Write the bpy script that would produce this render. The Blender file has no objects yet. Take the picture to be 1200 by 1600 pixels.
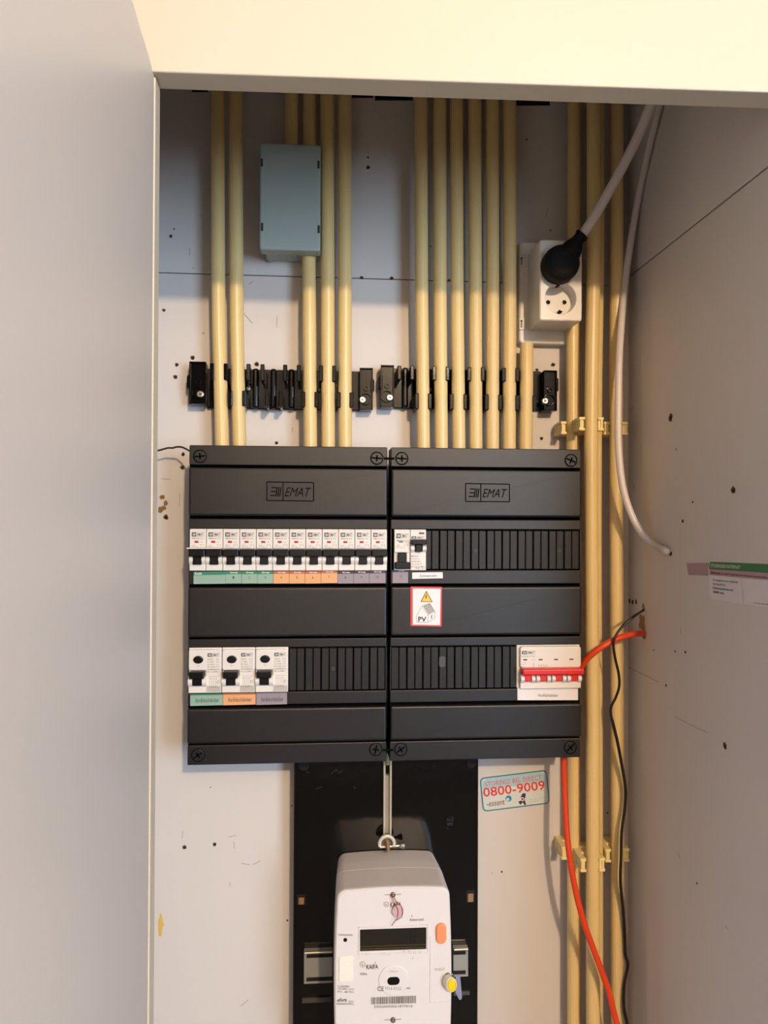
import bpy, bmesh, math, random
from mathutils import Vector, Matrix
random.seed(7)
SC = bpy.context.scene; COL = SC.collection
PI = math.pi
# ---------------------------------------------------------------- camera
EZ = 1.5            # eye height
DW = 0.935          # distance from the eye to the back wall (the plane y = 0)
FPX = 1202.0        # focal length in pixels of the 1200 px wide frame
YAW, PITCH, ROLL = 0.07895187, 0.0093664, 0.00410532
cy, sy, cp, sp = math.cos(YAW), math.sin(YAW), math.cos(PITCH), math.sin(PITCH)
F = Vector((sy*cp, cy*cp, sp)); R0 = Vector((cy, -sy, 0)); U0 = R0.cross(F)
RR = R0*math.cos(ROLL) + U0*math.sin(ROLL); UU = U0*math.cos(ROLL) - R0*math.sin(ROLL)
cam = bpy.data.cameras.new('camera'); camo = bpy.data.objects.new('camera', cam); COL.objects.link(camo)
m = Matrix((RR, UU, -F)).transposed().to_4x4(); m.translation = Vector((0, -DW, EZ)); camo.matrix_world = m
cam.sensor_fit = 'HORIZONTAL'; cam.sensor_width = 36; cam.lens = 36*FPX/1200; cam.clip_start = 0.01
SC.camera = camo
# ---------------------------------------------------------------- world and lights
w = bpy.data.worlds.new('world'); SC.world = w; w.use_nodes = True
bgn = w.node_tree.nodes['Background']; bgn.inputs[0].default_value = (1.0, 0.94, 0.90, 1); bgn.inputs[1].default_value = 0.10
def area(name, loc, target, sx, sz, power, color, shape='RECTANGLE'):
    l = bpy.data.lights.new(name, 'AREA'); l.shape = shape; l.size = sx; l.size_y = sz; l.energy = power; l.color = color
    o = bpy.data.objects.new(name, l); COL.objects.link(o); o.location = loc
    o.rotation_euler = (Vector(target) - Vector(loc)).to_track_quat('-Z', 'Y').to_euler(); return o
ll = bpy.data.lights.new('ceiling_lamp', 'POINT'); ll.energy = 225; ll.color = (1.0, 0.74, 0.47); ll.shadow_soft_size = 0.045
lo = bpy.data.objects.new('ceiling_lamp', ll); COL.objects.link(lo); lo.location = (0.57, -DW-2.0, EZ+0.97)
area('daylight_window', (1.95, -DW-2.4, EZ+0.02), (0.0, -0.2, EZ-0.1), 1.05, 1.45, 92, (0.56, 0.77, 1.0))
SC.view_settings.view_transform = 'Standard'; SC.view_settings.look = 'None'
SC.view_settings.exposure = -0.06; SC.view_settings.gamma = 1.0; SC.view_settings.use_curve_mapping = False

# ---------------------------------------------------------------- measuring: ray through a photograph pixel met with a real plane
def ray(px, py): return F + RR*((px-600)/FPX) - UU*((py-800)/FPX)
def pt(px, py, off=0.0):            # the point on the plane `off` metres in front of the back wall
    d = ray(px, py); t = (DW-off)/d.y; return Vector((d.x*t, -off, EZ+d.z*t))
XR = 0.3806                          # the right wall
def ptx(px, py, inset=0.0):
    d = ray(px, py); t = (XR-inset)/d.x; return Vector((XR-inset, d.y*t-DW, EZ+d.z*t))

# ---------------------------------------------------------------- materials
def lin(c): return tuple((v/12.92 if v <= .04045 else ((v+.055)/1.055)**2.4) for v in c)
MATS = {}
def mat(name, rgb, rough=0.5, metal=0.0, amt=0.06, scale=30, bump=0.0, spec=0.5, alpha=1.0, stretch=None, trans=0.0, coat=0.0, bscale=None):
    if name in MATS: return MATS[name]
    mt = bpy.data.materials.new(name); mt.use_nodes = True; nt = mt.node_tree; b = nt.nodes['Principled BSDF']
    L = lin(rgb); tc = nt.nodes.new('ShaderNodeTexCoord'); mp = nt.nodes.new('ShaderNodeMapping')
    nt.links.new(tc.outputs['Object'], mp.inputs[0])
    if stretch: mp.inputs['Scale'].default_value = stretch
    nz = nt.nodes.new('ShaderNodeTexNoise'); nz.inputs['Scale'].default_value = scale; nz.inputs['Detail'].default_value = 4
    nt.links.new(mp.outputs[0], nz.inputs['Vector'])
    mx = nt.nodes.new('ShaderNodeMix'); mx.data_type = 'RGBA'
    mx.inputs[6].default_value = tuple(v*(1-amt) for v in L)+(1,); mx.inputs[7].default_value = tuple(min(1, v*(1+amt)) for v in L)+(1,)
    nt.links.new(nz.outputs['Fac'], mx.inputs[0]); nt.links.new(mx.outputs[2], b.inputs['Base Color'])
    b.inputs['Roughness'].default_value = rough; b.inputs['Metallic'].default_value = metal
    b.inputs['Specular IOR Level'].default_value = spec; b.inputs['Alpha'].default_value = alpha
    b.inputs['Transmission Weight'].default_value = trans; b.inputs['Coat Weight'].default_value = coat
    if bump:
        n2 = nt.nodes.new('ShaderNodeTexNoise'); n2.inputs['Scale'].default_value = bscale or scale*12; nt.links.new(tc.outputs['Object'], n2.inputs['Vector'])
        bp = nt.nodes.new('ShaderNodeBump'); bp.inputs['Strength'].default_value = bump; bp.inputs['Distance'].default_value = 0.001
        nt.links.new(n2.outputs['Fac'], bp.inputs['Height']); nt.links.new(bp.outputs[0], b.inputs['Normal'])
    MATS[name] = mt; return mt
WALL = mat('white_painted_board', (.80, .775, .76), .55, amt=.05, scale=6, bump=.15, stretch=(1, 1, .35))
WALLR = mat('grey_painted_board', (.885, .86, .845), .5, amt=.05, scale=5, bump=.2)
DOORM = mat('white_door_lacquer', (.82, .79, .77), .36, amt=.03, scale=3, bump=.04, spec=.35)
HEAD = mat('cream_painted_wood', (.825, .785, .71), .5, amt=.02, scale=8, bump=.08)
DARKGAP = mat('dark_gap', (.05, .04, .035), .9)
BROWN = mat('drilled_wood', (.36, .24, .14), .9, amt=.5, scale=400)
SCRATCH = mat('scratch_grey', (.62, .57, .53), .8)
PLASTER = mat('torn_plasterboard', (.68, .58, .45), .95, amt=.55, scale=300, bump=.8)
CREAM = mat('cream_pvc', (.865, .76, .53), .38, amt=.04, scale=12, bump=.03)
CLIPM = mat('pale_yellow_plastic', (.92, .85, .60), .45, amt=.05)
GREYBOX = mat('grey_green_plastic', (.64, .68, .66), .45, amt=.03, scale=20, bump=.05)
WHITE = mat('white_plastic', (.86, .84, .81), .35, amt=.02)
WHITE2 = mat('breaker_white_plastic', (.86, .84, .82), .4, amt=.02)
METERW = mat('meter_white_plastic', (.835, .815, .815), .42, amt=.02, scale=30, bump=.05)
BLACKG = mat('glossy_black_plastic', (.035, .03, .03), .12, amt=.2, bump=.03, spec=.3)
BOARD = mat('black_panel_plastic', (.095, .085, .09), .42, amt=.2, scale=9, bump=.05, bscale=900, spec=.42)
BLANK = mat('black_blanking_plastic', (.10, .092, .095), .5, spec=.32, amt=.1, bump=.1)
MOLD = mat('dark_plastic_groove_shade', (.02, .015, .015), .8, spec=.1)  # near-black trays and clips; on logo and screws it paints in groove shade
METERB = mat('meter_backboard_black', (.03, .03, .034), .1, amt=.3, scale=8, bump=.12, bscale=60)
TOGGLE = mat('black_toggle', (.04, .035, .035), .35, amt=.1, spec=.3)
RUBBER = mat('black_rubber', (.05, .045, .045), .7, amt=.1, spec=.25)
CABLEW = mat('white_cable', (.84, .80, .79), .4, amt=.03)
ORANGE = mat('orange_cable', (.84, .25, .08), .35, amt=.04)
BWIRE = mat('black_wire', (.07, .05, .05), .4)
BRWIRE = mat('brown_wire', (.22, .14, .08), .6)
STEEL = mat('zinc_steel', (.78, .76, .72), .3, metal=1, amt=.08)
BRASS = mat('zinc_rail', (.74, .71, .63), .35, metal=.85, amt=.1)
DULLM = mat('dull_steel', (.50, .50, .50), .45, metal=.6, amt=.1)
REDP = mat('red_plastic', (.82, .07, .04), .35, amt=.03)
REDI = mat('red_indicator', (.66, .12, .14), .4)
INK = mat('dark_print', (.24, .22, .22), .6)
INKL = mat('light_print', (.56, .53, .51), .6)
INKM = mat('grey_print', (.42, .40, .39), .6)
WPRINT = mat('white_print', (.90, .92, .90), .6)
GREENL = mat('green_label', (.53, .655, .59), .5, amt=.03); GREEND = mat('dark_green_label', (.20, .48, .39), .5)
ORL = mat('orange_label', (.84, .62, .43), .5, amt=.03); ORD = mat('brown_label', (.68, .38, .25), .5)
PUL = mat('lilac_label', (.55, .51, .545), .5, amt=.03); PUD = mat('dark_purple_label', (.21, .17, .20), .5)
PAPER = mat('white_sticker', (.88, .86, .87), .45, amt=.02)
REDB = mat('red_sticker_ink', (.86, .22, .22), .5); YEL = mat('yellow_sticker_ink', (.95, .74, .20), .5)
TEAL = mat('teal_sticker_ink', (.16, .45, .50), .4); SKYB = mat('light_blue_sticker_ink', (.62, .76, .80), .4, amt=.04); PALEB = mat('pale_sticker_ink', (.80, .83, .82), .4)
REDT = mat('red_text_ink', (.84, .16, .17), .5); PINKT = mat('pink_text_ink', (.80, .36, .42), .5); NAVY = mat('navy_ink', (.12, .16, .32), .5); BLUEI = mat('blue_ink', (.15, .52, .70), .5); MAROON = mat('maroon_ink', (.52, .18, .26), .5)
GRNB = mat('green_sticker_ink', (.28, .52, .34), .5); PINK = mat('pink_sticker_ink', (.74, .62, .65), .5); LILAC = mat('lilac_tape', (.72, .60, .63), .6)
OBTN = mat('orange_button', (.91, .55, .37), .4); YSEAL = mat('yellow_seal', (.95, .76, .08), .35)
CLEAR = mat('clear_plastic', (.86, .84, .76), .25, alpha=.85); CLEARB = mat('clear_bluish_plastic', (.56, .57, .68), .2, alpha=.8); CLEARP = mat('clear_pinkish_plastic', (.80, .68, .69), .3, alpha=.85)
LCD = mat('dark_display_glass', (.13, .12, .105), .08, amt=.1); LCDI = mat('display_segment', (.07, .065, .06), .3)
REDW = mat('red_seal_wire', (.62, .25, .24), .5); YPAINT = mat('yellow_wood_chip', (.80, .66, .33), .8)
FLOORM = mat('floor_wood', (.25, .225, .20), .5, amt=.2, scale=8)

# ---------------------------------------------------------------- geometry helpers
def merge(bm, tmp, mi=0):
    for f in tmp.faces: f.material_index = mi; f.smooth = len(f.verts) == 4 and not f.tag
    me = bpy.data.meshes.new('tmp'); tmp.to_mesh(me); tmp.free(); bm.from_mesh(me); bpy.data.meshes.remove(me)
def box(bm, x0, x1, y0, y1, z0, z1, bev=0, seg=2, mi=0):
    t = bmesh.new(); bmesh.ops.create_cube(t, size=1)
    for v in t.verts: v.co = Vector((x0+(v.co.x+.5)*(x1-x0), y0+(v.co.y+.5)*(y1-y0), z0+(v.co.z+.5)*(z1-z0)))
    if bev: bmesh.ops.bevel(t, geom=t.edges[:], offset=bev, segments=seg, affect='EDGES', profile=.5)
    for f in t.faces: f.tag = True
    merge(bm, t, mi)
def rrect(x0, x1, z0, z1, r, n=5):
    P = []
    for cx, cz, a in ((x1-r, z1-r, 0), (x0+r, z1-r, PI/2), (x0+r, z0+r, PI), (x1-r, z0+r, 1.5*PI)):
        for i in range(n+1): P.append((cx+r*math.cos(a+i*PI/2/n), cz+r*math.sin(a+i*PI/2/n)))
    return P
def inset(P, d):
    n = len(P); out = []; 
    ar = sum(P[i][0]*P[(i+1) % n][1]-P[(i+1) % n][0]*P[i][1] for i in range(n)); sg = 1 if ar > 0 else -1
    for i in range(n):
        a, b, c = Vector(P[i-1]), Vector(P[i]), Vector(P[(i+1) % n])
        e1 = (b-a); e2 = (c-b)
        n1 = Vector((-e1.y, e1.x)).normalized()*sg if e1.length > 1e-9 else Vector((0, 0)); n2 = Vector((-e2.y, e2.x)).normalized()*sg if e2.length > 1e-9 else n1
        if n1.length == 0: n1 = n2
        mdir = (n1+n2); mdir = mdir.normalized() if mdir.length > 1e-6 else n1
        k = d/max(.3, mdir.dot(n1)); out.append((b.x+mdir.x*k, b.y+mdir.y*k))
    return out
def prism(bm, P, ob, of, bev=0, mi=0, axis='y', base=0.0, steps=2):
    """outline P (x,z) extruded from offset ob to of in front of the wall; front edge rounded by bev"""
    rings = [(P, ob)]
    if bev:
        for k in range(steps+1):
            a = k/steps*PI/2; rings.append((inset(P, bev*(1-math.cos(a))), of-bev+bev*math.sin(a)))
    else: rings.append((P, of))
    t = bmesh.new(); VR = [[t.verts.new((x, -o, z)) for x, z in pts] for pts, o in rings]; n = len(P)
    for a, b in zip(VR, VR[1:]):
        for i in range(n): t.faces.new((a[i], a[(i+1) % n], b[(i+1) % n], b[i]))
    t.faces.new(VR[0][::-1]); t.faces.new(VR[-1]); bmesh.ops.recalc_face_normals(t, faces=t.faces[:]); merge(bm, t, mi)
def ring_plate(bm, outer, inner, off, mi=0):
    """flat annulus between two outlines with the same number of points"""
    t = bmesh.new(); A = [t.verts.new((x, -off, z)) for x, z in outer]; B = [t.verts.new((x, -off, z)) for x, z in inner]; n = len(A)
    for i in range(n): t.faces.new((A[i], A[(i+1) % n], B[(i+1) % n], B[i]))
    bmesh.ops.recalc_face_normals(t, faces=t.faces[:])
    merge(bm, t, mi)
def circ(cx, cz, rx, rz=None, n=28, ph=0): return [(cx+rx*math.cos(ph+2*PI*i/n), cz+(rz or rx)*math.sin(ph+2*PI*i/n)) for i in range(n)]
def cyl(bm, cx, cz, r, ob, of, bev=0, mi=0, n=24, rz=None): prism(bm, circ(cx, cz, r, rz, n), ob, of, bev, mi)
def annulus(bm, cx, cz, r0, r1, ob, of, mi=0, n=28):
    t = bmesh.new(); R = []
    for r, o in ((r0, ob), (r0, of), (r1, of), (r1, ob)): R.append([t.verts.new((x, -o, z)) for x, z in circ(cx, cz, r, n=n)])
    for a in range(4):
        A, B = R[a], R[(a+1) % 4]
        for i in range(n): t.faces.new((A[i], A[(i+1) % n], B[(i+1) % n], B[i]))
    bmesh.ops.recalc_face_normals(t, faces=t.faces[:]); merge(bm, t, mi)
def catmull(P, k=8):
    P = [Vector(p) for p in P]; Q = [P[0]*2-P[1]]+P+[P[-1]*2-P[-2]]; out = []
    for i in range(1, len(Q)-2):
        a, b, c, d = Q[i-1:i+3]
        for j in range(k):
            t = j/k; out.append(.5*((2*b)+(c-a)*t+(2*a-5*b+4*c-d)*t*t+(3*b-a-3*c+d)*t**3))
    out.append(P[-1]); return out
def keep(P, m=.0055): return [p if p.x < XR-m or i in (0, len(P)-1) else ray_to(p, m) for i, p in enumerate(P)]
def ray_to(p, m):
    d = p-Vector((0, -DW, EZ)); k = (XR-m)/d.x; return Vector((XR-m, -DW+d.y*k, EZ+d.z*k))
def tube(bm, P, r, seg=14, mi=0, smooth_k=0, cap=True, r2=None):
    if smooth_k: P = catmull(P, smooth_k)
    P = [Vector(p) for p in P]; t = bmesh.new(); prev = None; rings = []; n = len(P)
    up = Vector((.3, -1, .1)).normalized()
    for i, p in enumerate(P):
        d = (P[min(i+1, n-1)]-P[max(i-1, 0)]).normalized(); up = (up-d*up.dot(d)).normalized(); s = d.cross(up)
        rad = r[i] if isinstance(r, (list, tuple)) else r
        rings.append([t.verts.new(p+(up*math.cos(a)+s*math.sin(a))*rad) for a in (2*PI*j/seg for j in range(seg))])
    for a, b in zip(rings, rings[1:]):
        for j in range(seg): t.faces.new((a[j], a[(j+1) % seg], b[(j+1) % seg], b[j]))
    if cap: t.faces.new(rings[0][::-1]); t.faces.new(rings[-1])
    bmesh.ops.recalc_face_normals(t, faces=t.faces[:]); merge(bm, t, mi)
_T = {}
def glyphs(s, shear=0.0, fat=0.0):
    key = (s, shear, fat)
    if key in _T: return _T[key]
    c = bpy.data.curves.new('t', 'FONT'); c.body = s; c.shear = shear; c.offset = fat; c.resolution_u = 2
    o = bpy.data.objects.new('t', c); COL.objects.link(o); bpy.context.view_layer.update()
    me = bpy.data.meshes.new_from_object(o.evaluated_get(bpy.context.evaluated_depsgraph_get()))
    V = [v.co.copy() for v in me.vertices]; Fc = [tuple(p.vertices) for p in me.polygons]
    bpy.data.objects.remove(o); bpy.data.curves.remove(c); bpy.data.meshes.remove(me)
    x0 = min(v.x for v in V); x1 = max(v.x for v in V); y0 = min(v.y for v in V); y1 = max(v.y for v in V)
    V = [((v.x-x0)/(x1-x0), (v.y-y0)/(y1-y0)) for v in V]; _T[key] = (V, Fc); return _T[key]
def textq(bm, s, q, mi=0, shear=0.0, fat=0.0):
    """lay the word into the quad q = top-left, top-right, bottom-right, bottom-left (3D)"""
    V, Fc = glyphs(s, shear, fat); t = bmesh.new(); vs = []
    for u, v in V: vs.append(t.verts.new(q[3].lerp(q[2], u).lerp(q[0].lerp(q[1], u), v)))
    for f in Fc:
        try: t.faces.new([vs[i] for i in f])
        except ValueError: pass
    merge(bm, t, mi)
def quad(bm, q, mi=0):
    t = bmesh.new(); t.faces.new([t.verts.new(p) for p in q]); merge(bm, t, mi)
def slab(bm, q, n, th, mi=0):
    """quad q given thickness th along normal n"""
    t = bmesh.new(); A = [t.verts.new(p) for p in q]; B = [t.verts.new(Vector(p)+n*th) for p in q]; k = len(q)
    t.faces.new(A); t.faces.new(B)
    for i in range(k): t.faces.new((A[i], A[(i+1) % k], B[(i+1) % k], B[i]))
    bmesh.ops.recalc_face_normals(t, faces=t.faces[:]); merge(bm, t, mi)
def qr(x0, x1, z0, z1, off): return [Vector((x0, -off, z1)), Vector((x1, -off, z1)), Vector((x1, -off, z0)), Vector((x0, -off, z0))]
def qp(a, b, c, d, off): return [pt(*a, off), pt(*b, off), pt(*c, off), pt(*d, off)]
def qpr(x0, y0, x1, y1, off, dy=0.0):     # pixel rectangle, dy = drop of the right end
    return [pt(x0, y0, off), pt(x1, y0+dy, off), pt(x1, y1+dy, off), pt(x0, y1, off)]
BACKN = Vector((0, -1, 0))
# ---------------------------------------------------------------- object helpers
def obj(name, bm, mats, parent=None):
    o_loc = parent_world(parent)
    for v in bm.verts: v.co -= o_loc
    me = bpy.data.meshes.new(name); bm.to_mesh(me); bm.free()
    for mm in (mats if isinstance(mats, (list, tuple)) else [mats]): me.materials.append(mm)
    fl = [p.use_smooth for p in me.polygons]; me.set_sharp_from_angle(angle=math.radians(35)); me.polygons.foreach_set('use_smooth', fl)
    o = bpy.data.objects.new(name, me); COL.objects.link(o)
    if parent: o.parent = parent
    return o
def parent_world(p):
    v = Vector((0, 0, 0))
    while p is not None: v = v+p.location; p = p.parent
    return v
def tag(o, label, cat, group=None):
    o['label'] = label; o['category'] = cat
    if group: o['group'] = group
    return o
def thing(name, label, cat, loc, group=None):
    o = bpy.data.objects.new(name, None); COL.objects.link(o); o.location = loc; o.empty_display_size = .02; return tag(o, label, cat, group)
def solo(name, bm, mats, label, cat, group=None):
    """one-mesh thing with its origin at the middle of its geometry"""
    xs = [v.co for v in bm.verts]; c = Vector(((min(v.x for v in xs)+max(v.x for v in xs))/2, (min(v.y for v in xs)+max(v.y for v in xs))/2, min(v.z for v in xs)))
    for v in bm.verts: v.co -= c
    o = obj(name, bm, mats); o.location = c; return tag(o, label, cat, group)
def copy_tree(o, loc, label):
    r = o.copy(); COL.objects.link(r); r.location = loc; r['label'] = label
    for ch in list(o.children):
        c = ch.copy(); COL.objects.link(c); c.parent = r
        for g in list(ch.children):
            d = g.copy(); COL.objects.link(d); d.parent = c
    return r
def struct(name, bm, mats):
    o = obj(name, bm, mats); o['kind'] = 'structure'; return o
def structE(name):
    o = bpy.data.objects.new(name, None); COL.objects.link(o); o['kind'] = 'structure'; return o
NB = bmesh.new

# ================================================================ SETTING
seam = pt(600, 436, 0).z; topz = EZ+0.62; XL = -0.235; YF = -0.335       # YF: plane of the cupboard front
wb = structE('wall_back')
bm = NB(); box(bm, XL-.02, XR+.02, .014, .03, 0, topz); obj('backing', bm, DARKGAP, wb)
bm = NB(); box(bm, XL-.02, XR+.02, 0, .014, seam+.0005, topz, .0005, 1); obj('board', bm, WALL, wb)
bm = NB(); box(bm, XL-.02, XR+.02, 0, .014, 0, seam-.0005, .0005, 1); obj('board', bm, WALL, wb)
def blob(bm, c, r, ex=(1, 0, 0), ez=(0, 0, 1), n=BACKN, mi=0, sx=1, sz=1, th=.0004, k=11):
    P = []
    for i in range(k):
        a = 2*PI*i/k; rad = r*random.uniform(.72, 1.15); P.append(c+Vector(ex)*math.cos(a)*rad*sx+Vector(ez)*math.sin(a)*rad*sz)
    slab(bm, P, n, th, mi)
HB = [(301, 559, 4), (276, 570, 3.2), (274, 589, 3.4), (401, 569, 3.6), (432, 692, 3), (286, 710, 3.2), (285, 731, 3.4), (259, 808, 4.2),
      (267, 369, 2.6), (575, 262, 3), (575, 246, 1.6), (565, 434, 2.8), (612, 435, 3), (288, 1324, 3.4), (335.5, 1319, 3), (256, 485, 2.6), (864, 570, 3.4), (839, 578, 2.6), (846, 685, 3),
      (949, 1270, 1.6), (784, 1362, 1.6), (329, 1230, 1), (456, 1259, 1.3), (449, 1438, 1.5), (823, 218, 1.4), (860, 360, 1.4), (673, 385, 1.2), (318, 521, 1), (702, 438, 2), (272, 358, 1.2)]
for x, y, r in HB:
    bm = NB(); blob(bm, pt(x, y, 0), r*DW/FPX); blob(bm, pt(x+.3, y+.2, .0004), r*.55*DW/FPX, mi=1, th=.0002, k=8); obj('drill_hole', bm, [BROWN, DARKGAP], wb)
bm = NB()      # torn plaster with knots at the left edge
for x, y, r, sx, sz in ((254, 777, 4, 1, .8), (259, 786, 4, .8, 1.1), (256, 794, 4.5, 1, .8), (251, 797, 4, 1, 1.3)):
    blob(bm, pt(x, y, 0), r*DW/FPX, sx=sx, sz=sz, k=13, th=random.uniform(.0006, .0014))
obj('torn_patch', bm, mat('torn_paper_brown', (.55, .42, .24), .9, amt=.3, scale=300, bump=.5), wb)
bm = NB(); blob(bm, pt(251, 1445, 0), 4.5*DW/FPX, sx=1, sz=3.6, k=15); obj('torn_patch', bm, YPAINT, wb)
def scratch(bm, P, wpx=.8):
    tube(bm, P, wpx*.0004, seg=5)
bm = NB()
for a, b in (((296, 388), (296.5, 399)), ((313, 334), (312.5, 338)), ((286, 1298), (284, 1310)), ((365, 1315), (366, 1326)), ((357, 1308), (369, 1305)), ((359, 1379), (359, 1385)),
             ((377, 1349), (390, 1351)), ((395, 1351), (407, 1345)), ((376, 1572), (388, 1562)), ((433, 494), (432, 512)), ((380, 489), (394, 505)), ((252, 748), (266, 749)), ((281, 770), (280, 790)),
             ((575, 236), (575.5, 242)), ((856, 325), (852, 340)), ((770, 1366), (768, 1362)), ((456, 675), (457, 668)), ((301, 420), (302, 417)), ((389, 444), (396, 439))):
    scratch(bm, [pt(*a, .0001), pt((a[0]+b[0])/2+.4, (a[1]+b[1])/2, .0001), pt(*b, .0001)], .9)
o = obj('scratch', bm, SCRATCH, wb); o['kind'] = 'stuff'
for x0, y0, x1, y1 in ((586, 140, 645, 157), (804, 140, 859, 165), (300, 130, 325, 144), (548, 130, 583, 153)):    # dark slots where the board stops under the ceiling
    bm = NB(); slab(bm, qpr(x0, y0, x1, y1, 0), BACKN, .0006); obj('slot', bm, DARKGAP, wb)

wr = structE('wall_right'); s2 = ptx(1100, 339).z
bm = NB(); box(bm, XR+.012, XR+.03, YF-.01, .014, 0, topz); obj('backing', bm, DARKGAP, wr)
bm = NB(); box(bm, XR, XR+.012, YF-.01, 0, s2+.0011, topz, .0006, 1); obj('board', bm, WALLR, wr)
bm = NB(); box(bm, XR, XR+.012, YF-.01, 0, 0, s2-.0011, .0006, 1); obj('board', bm, WALLR, wr)
for x, y, r, sz in ((1048, 652, 4, 1.7), (1146, 766, 3.4, 1.7), (1082.5, 784.5, 1.2, 1.2), (1067, 814, 2, 1.4), (984, 939, 2.6, 1.8), (988.7, 941, 2.6, 2.1), (994, 940.5, 2.4, 2.1), (1071, 1019, 1.6, 1.2),
                     (1041, 1071, 1.5, 1.3), (1133, 1166, 2.8, 1.8), (1021.5, 1016, .9, 1.6), (1055, 1018, .9, 2), (1089, 1380, 1, 2), (1057, 702, 1, 1.5), (1048, 865, 3.4, 1.2)):
    bm = NB(); s = 0.85/FPX*1.25
    blob(bm, ptx(x, y), r*s, ex=(0, -1, 0), n=Vector((-1, 0, 0)), sx=1.25, sz=sz*.75); blob(bm, ptx(x+.3, y+.3, .0004), r*.5*s, ex=(0, -1, 0), n=Vector((-1, 0, 0)), sx=1.25, sz=sz*.7, mi=1, th=.0002, k=8)
    obj('drill_hole', bm, [BROWN, DARKGAP], wr)
for x, y, rx, rz in ((1003.5, 973, 7, 14), (1006, 994, 4.5, 5), (1005.5, 948, 2.8, 6)):
    bm = NB(); blob(bm, ptx(x, y), .001, ex=(0, -1, 0), n=Vector((-1, 0, 0)), sx=rx*1.35, sz=rz*.72, k=18); obj('cable_hole', bm, PLASTER, wr)
bm = NB()
for a, b in (((982, 1042), (1020, 1061)), ((1020, 1061), (1030, 1066)), ((1063.5, 980), (1064, 992)), ((1055, 1120), (1105, 1145)), ((1059, 1331), (1063, 1342)), ((1133, 1446), (1138, 1452)), ((990, 635), (986, 642)), ((990, 756), (992, 763))):
    scratch(bm, [ptx(*a), ptx((a[0]+b[0])/2, (a[1]+b[1])/2+.5), ptx(*b)], .7)
o = obj('scratch', bm, SCRATCH, wr); o['kind'] = 'stuff'

bm = NB(); box(bm, XL-.018, XL, YF+.03, 0, 0, topz); struct('wall_left', bm, WALL)
bm = NB(); box(bm, XL-.02, XR+.03, YF, .03, topz, topz+.02); struct('ceiling', bm, WALL)
bm = NB(); box(bm, -1.5, 3.3, -3.65, .03, -.02, 0); struct('floor', bm, FLOORM)
# header board over the opening, turned a little like in the photograph
A = ray(240, 112); Bx = ray(1200, 144); yl = .600; P0 = A*(yl/A.y); P1 = Bx*(P0.z/Bx.z); HZ = EZ+P0.z
dirv = Vector((P1.x-P0.x, P1.y-P0.y, 0)).normalized(); nrm = Vector((-dirv.y, dirv.x, 0))
a0 = Vector((P0.x, P0.y-DW, HZ))-dirv*.14; a1 = Vector((P0.x, P0.y-DW, HZ))+dirv*.62
bm = NB(); th = .0245
slab(bm, [a0, a1, a1+nrm*th, a0+nrm*th], Vector((0, 0, 1)), 2.64-HZ)
bmesh.ops.bevel(bm, geom=bm.edges[:], offset=.0012, segments=2, affect='EDGES', profile=.5)
struct('trim_1', bm, HEAD)
# the room in front of the cupboard
RH = 2.65; ROOMW = mat('room_wall_paint', (.545, .54, .55), .7)
bm = NB(); box(bm, -1.52, -1.5, -3.65, YF+.02, 0, RH); struct('wall_west', bm, ROOMW)
bm = NB(); box(bm, 3.3, 3.32, -3.65, YF+.02, 0, RH); struct('wall_east', bm, ROOMW)
bm = NB(); box(bm, -1.52, 3.32, -3.67, -3.65, 0, RH); struct('wall_rear', bm, ROOMW)
bm = NB(); box(bm, -1.52, 3.32, -3.67, YF+.02, RH, RH+.02); struct('ceiling', bm, WALL)
bm = NB(); box(bm, -1.5, -.272, YF, YF+.02, 0, RH); struct('wall_front', bm, WALL)
bm = NB(); box(bm, XR+.115, 3.3, YF, YF+.02, 0, RH); struct('wall_front', bm, WALL)
bm = NB(); box(bm, XR+.0001, XR+.12, YF-.012, YF+.01, 0, HZ-.001); struct('trim_3', bm, HEAD)
# frame stile at the left of the opening
sx1 = pt(246.5, 700, DW-.622).x
bm = NB(); box(bm, XL-.02, sx1, .605-DW, .622-DW, 0, HZ-.001, .0008, 2); struct('trim_2', bm, HEAD)
# open cupboard door at the left, seen along its inner face; rounded top corner
DX = pt(236.5, 800, DW-.597).x
prof = []
for px, py in ((241.0, 118), (238.5, 110), (236.0, 98), (232.5, 85), (226.5, 65), (220, 45), (213, 20), (207, 0)):
    d = ray(px, py); 
    t = DX/d.x; prof.append((d.y*t-DW, EZ+d.z*t))
yfar = pt(240, 800, DW-.597).y
d1 = Vector((prof[-1][0]-prof[-3][0], prof[-1][1]-prof[-3][1])); 
ynear = -DW+.10; k = (ynear-prof[-1][0])/d1.x
poly = [(prof[0][0], 0.02)]+prof+[(ynear, prof[-1][1]+d1.y*k*.55), (ynear, 0.02)]
t = bmesh.new(); A_ = [t.verts.new((DX, y, z)) for y, z in poly]; B_ = [t.verts.new((DX-.018, y, z)) for y, z in poly]; n = len(poly)
t.faces.new(A_); t.faces.new(B_)
for i in range(n): t.faces.new((A_[i], A_[(i+1) % n], B_[(i+1) % n], B_[i]))
bmesh.ops.recalc_face_normals(t, faces=t.faces[:]); bmesh.ops.bevel(t, geom=[e for e in t.edges if abs(e.verts[0].co.x-e.verts[1].co.x) < 1e-6], offset=.0012, segments=2, affect='EDGES', profile=.5)
struct('door_1', t, DOORM)

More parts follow.
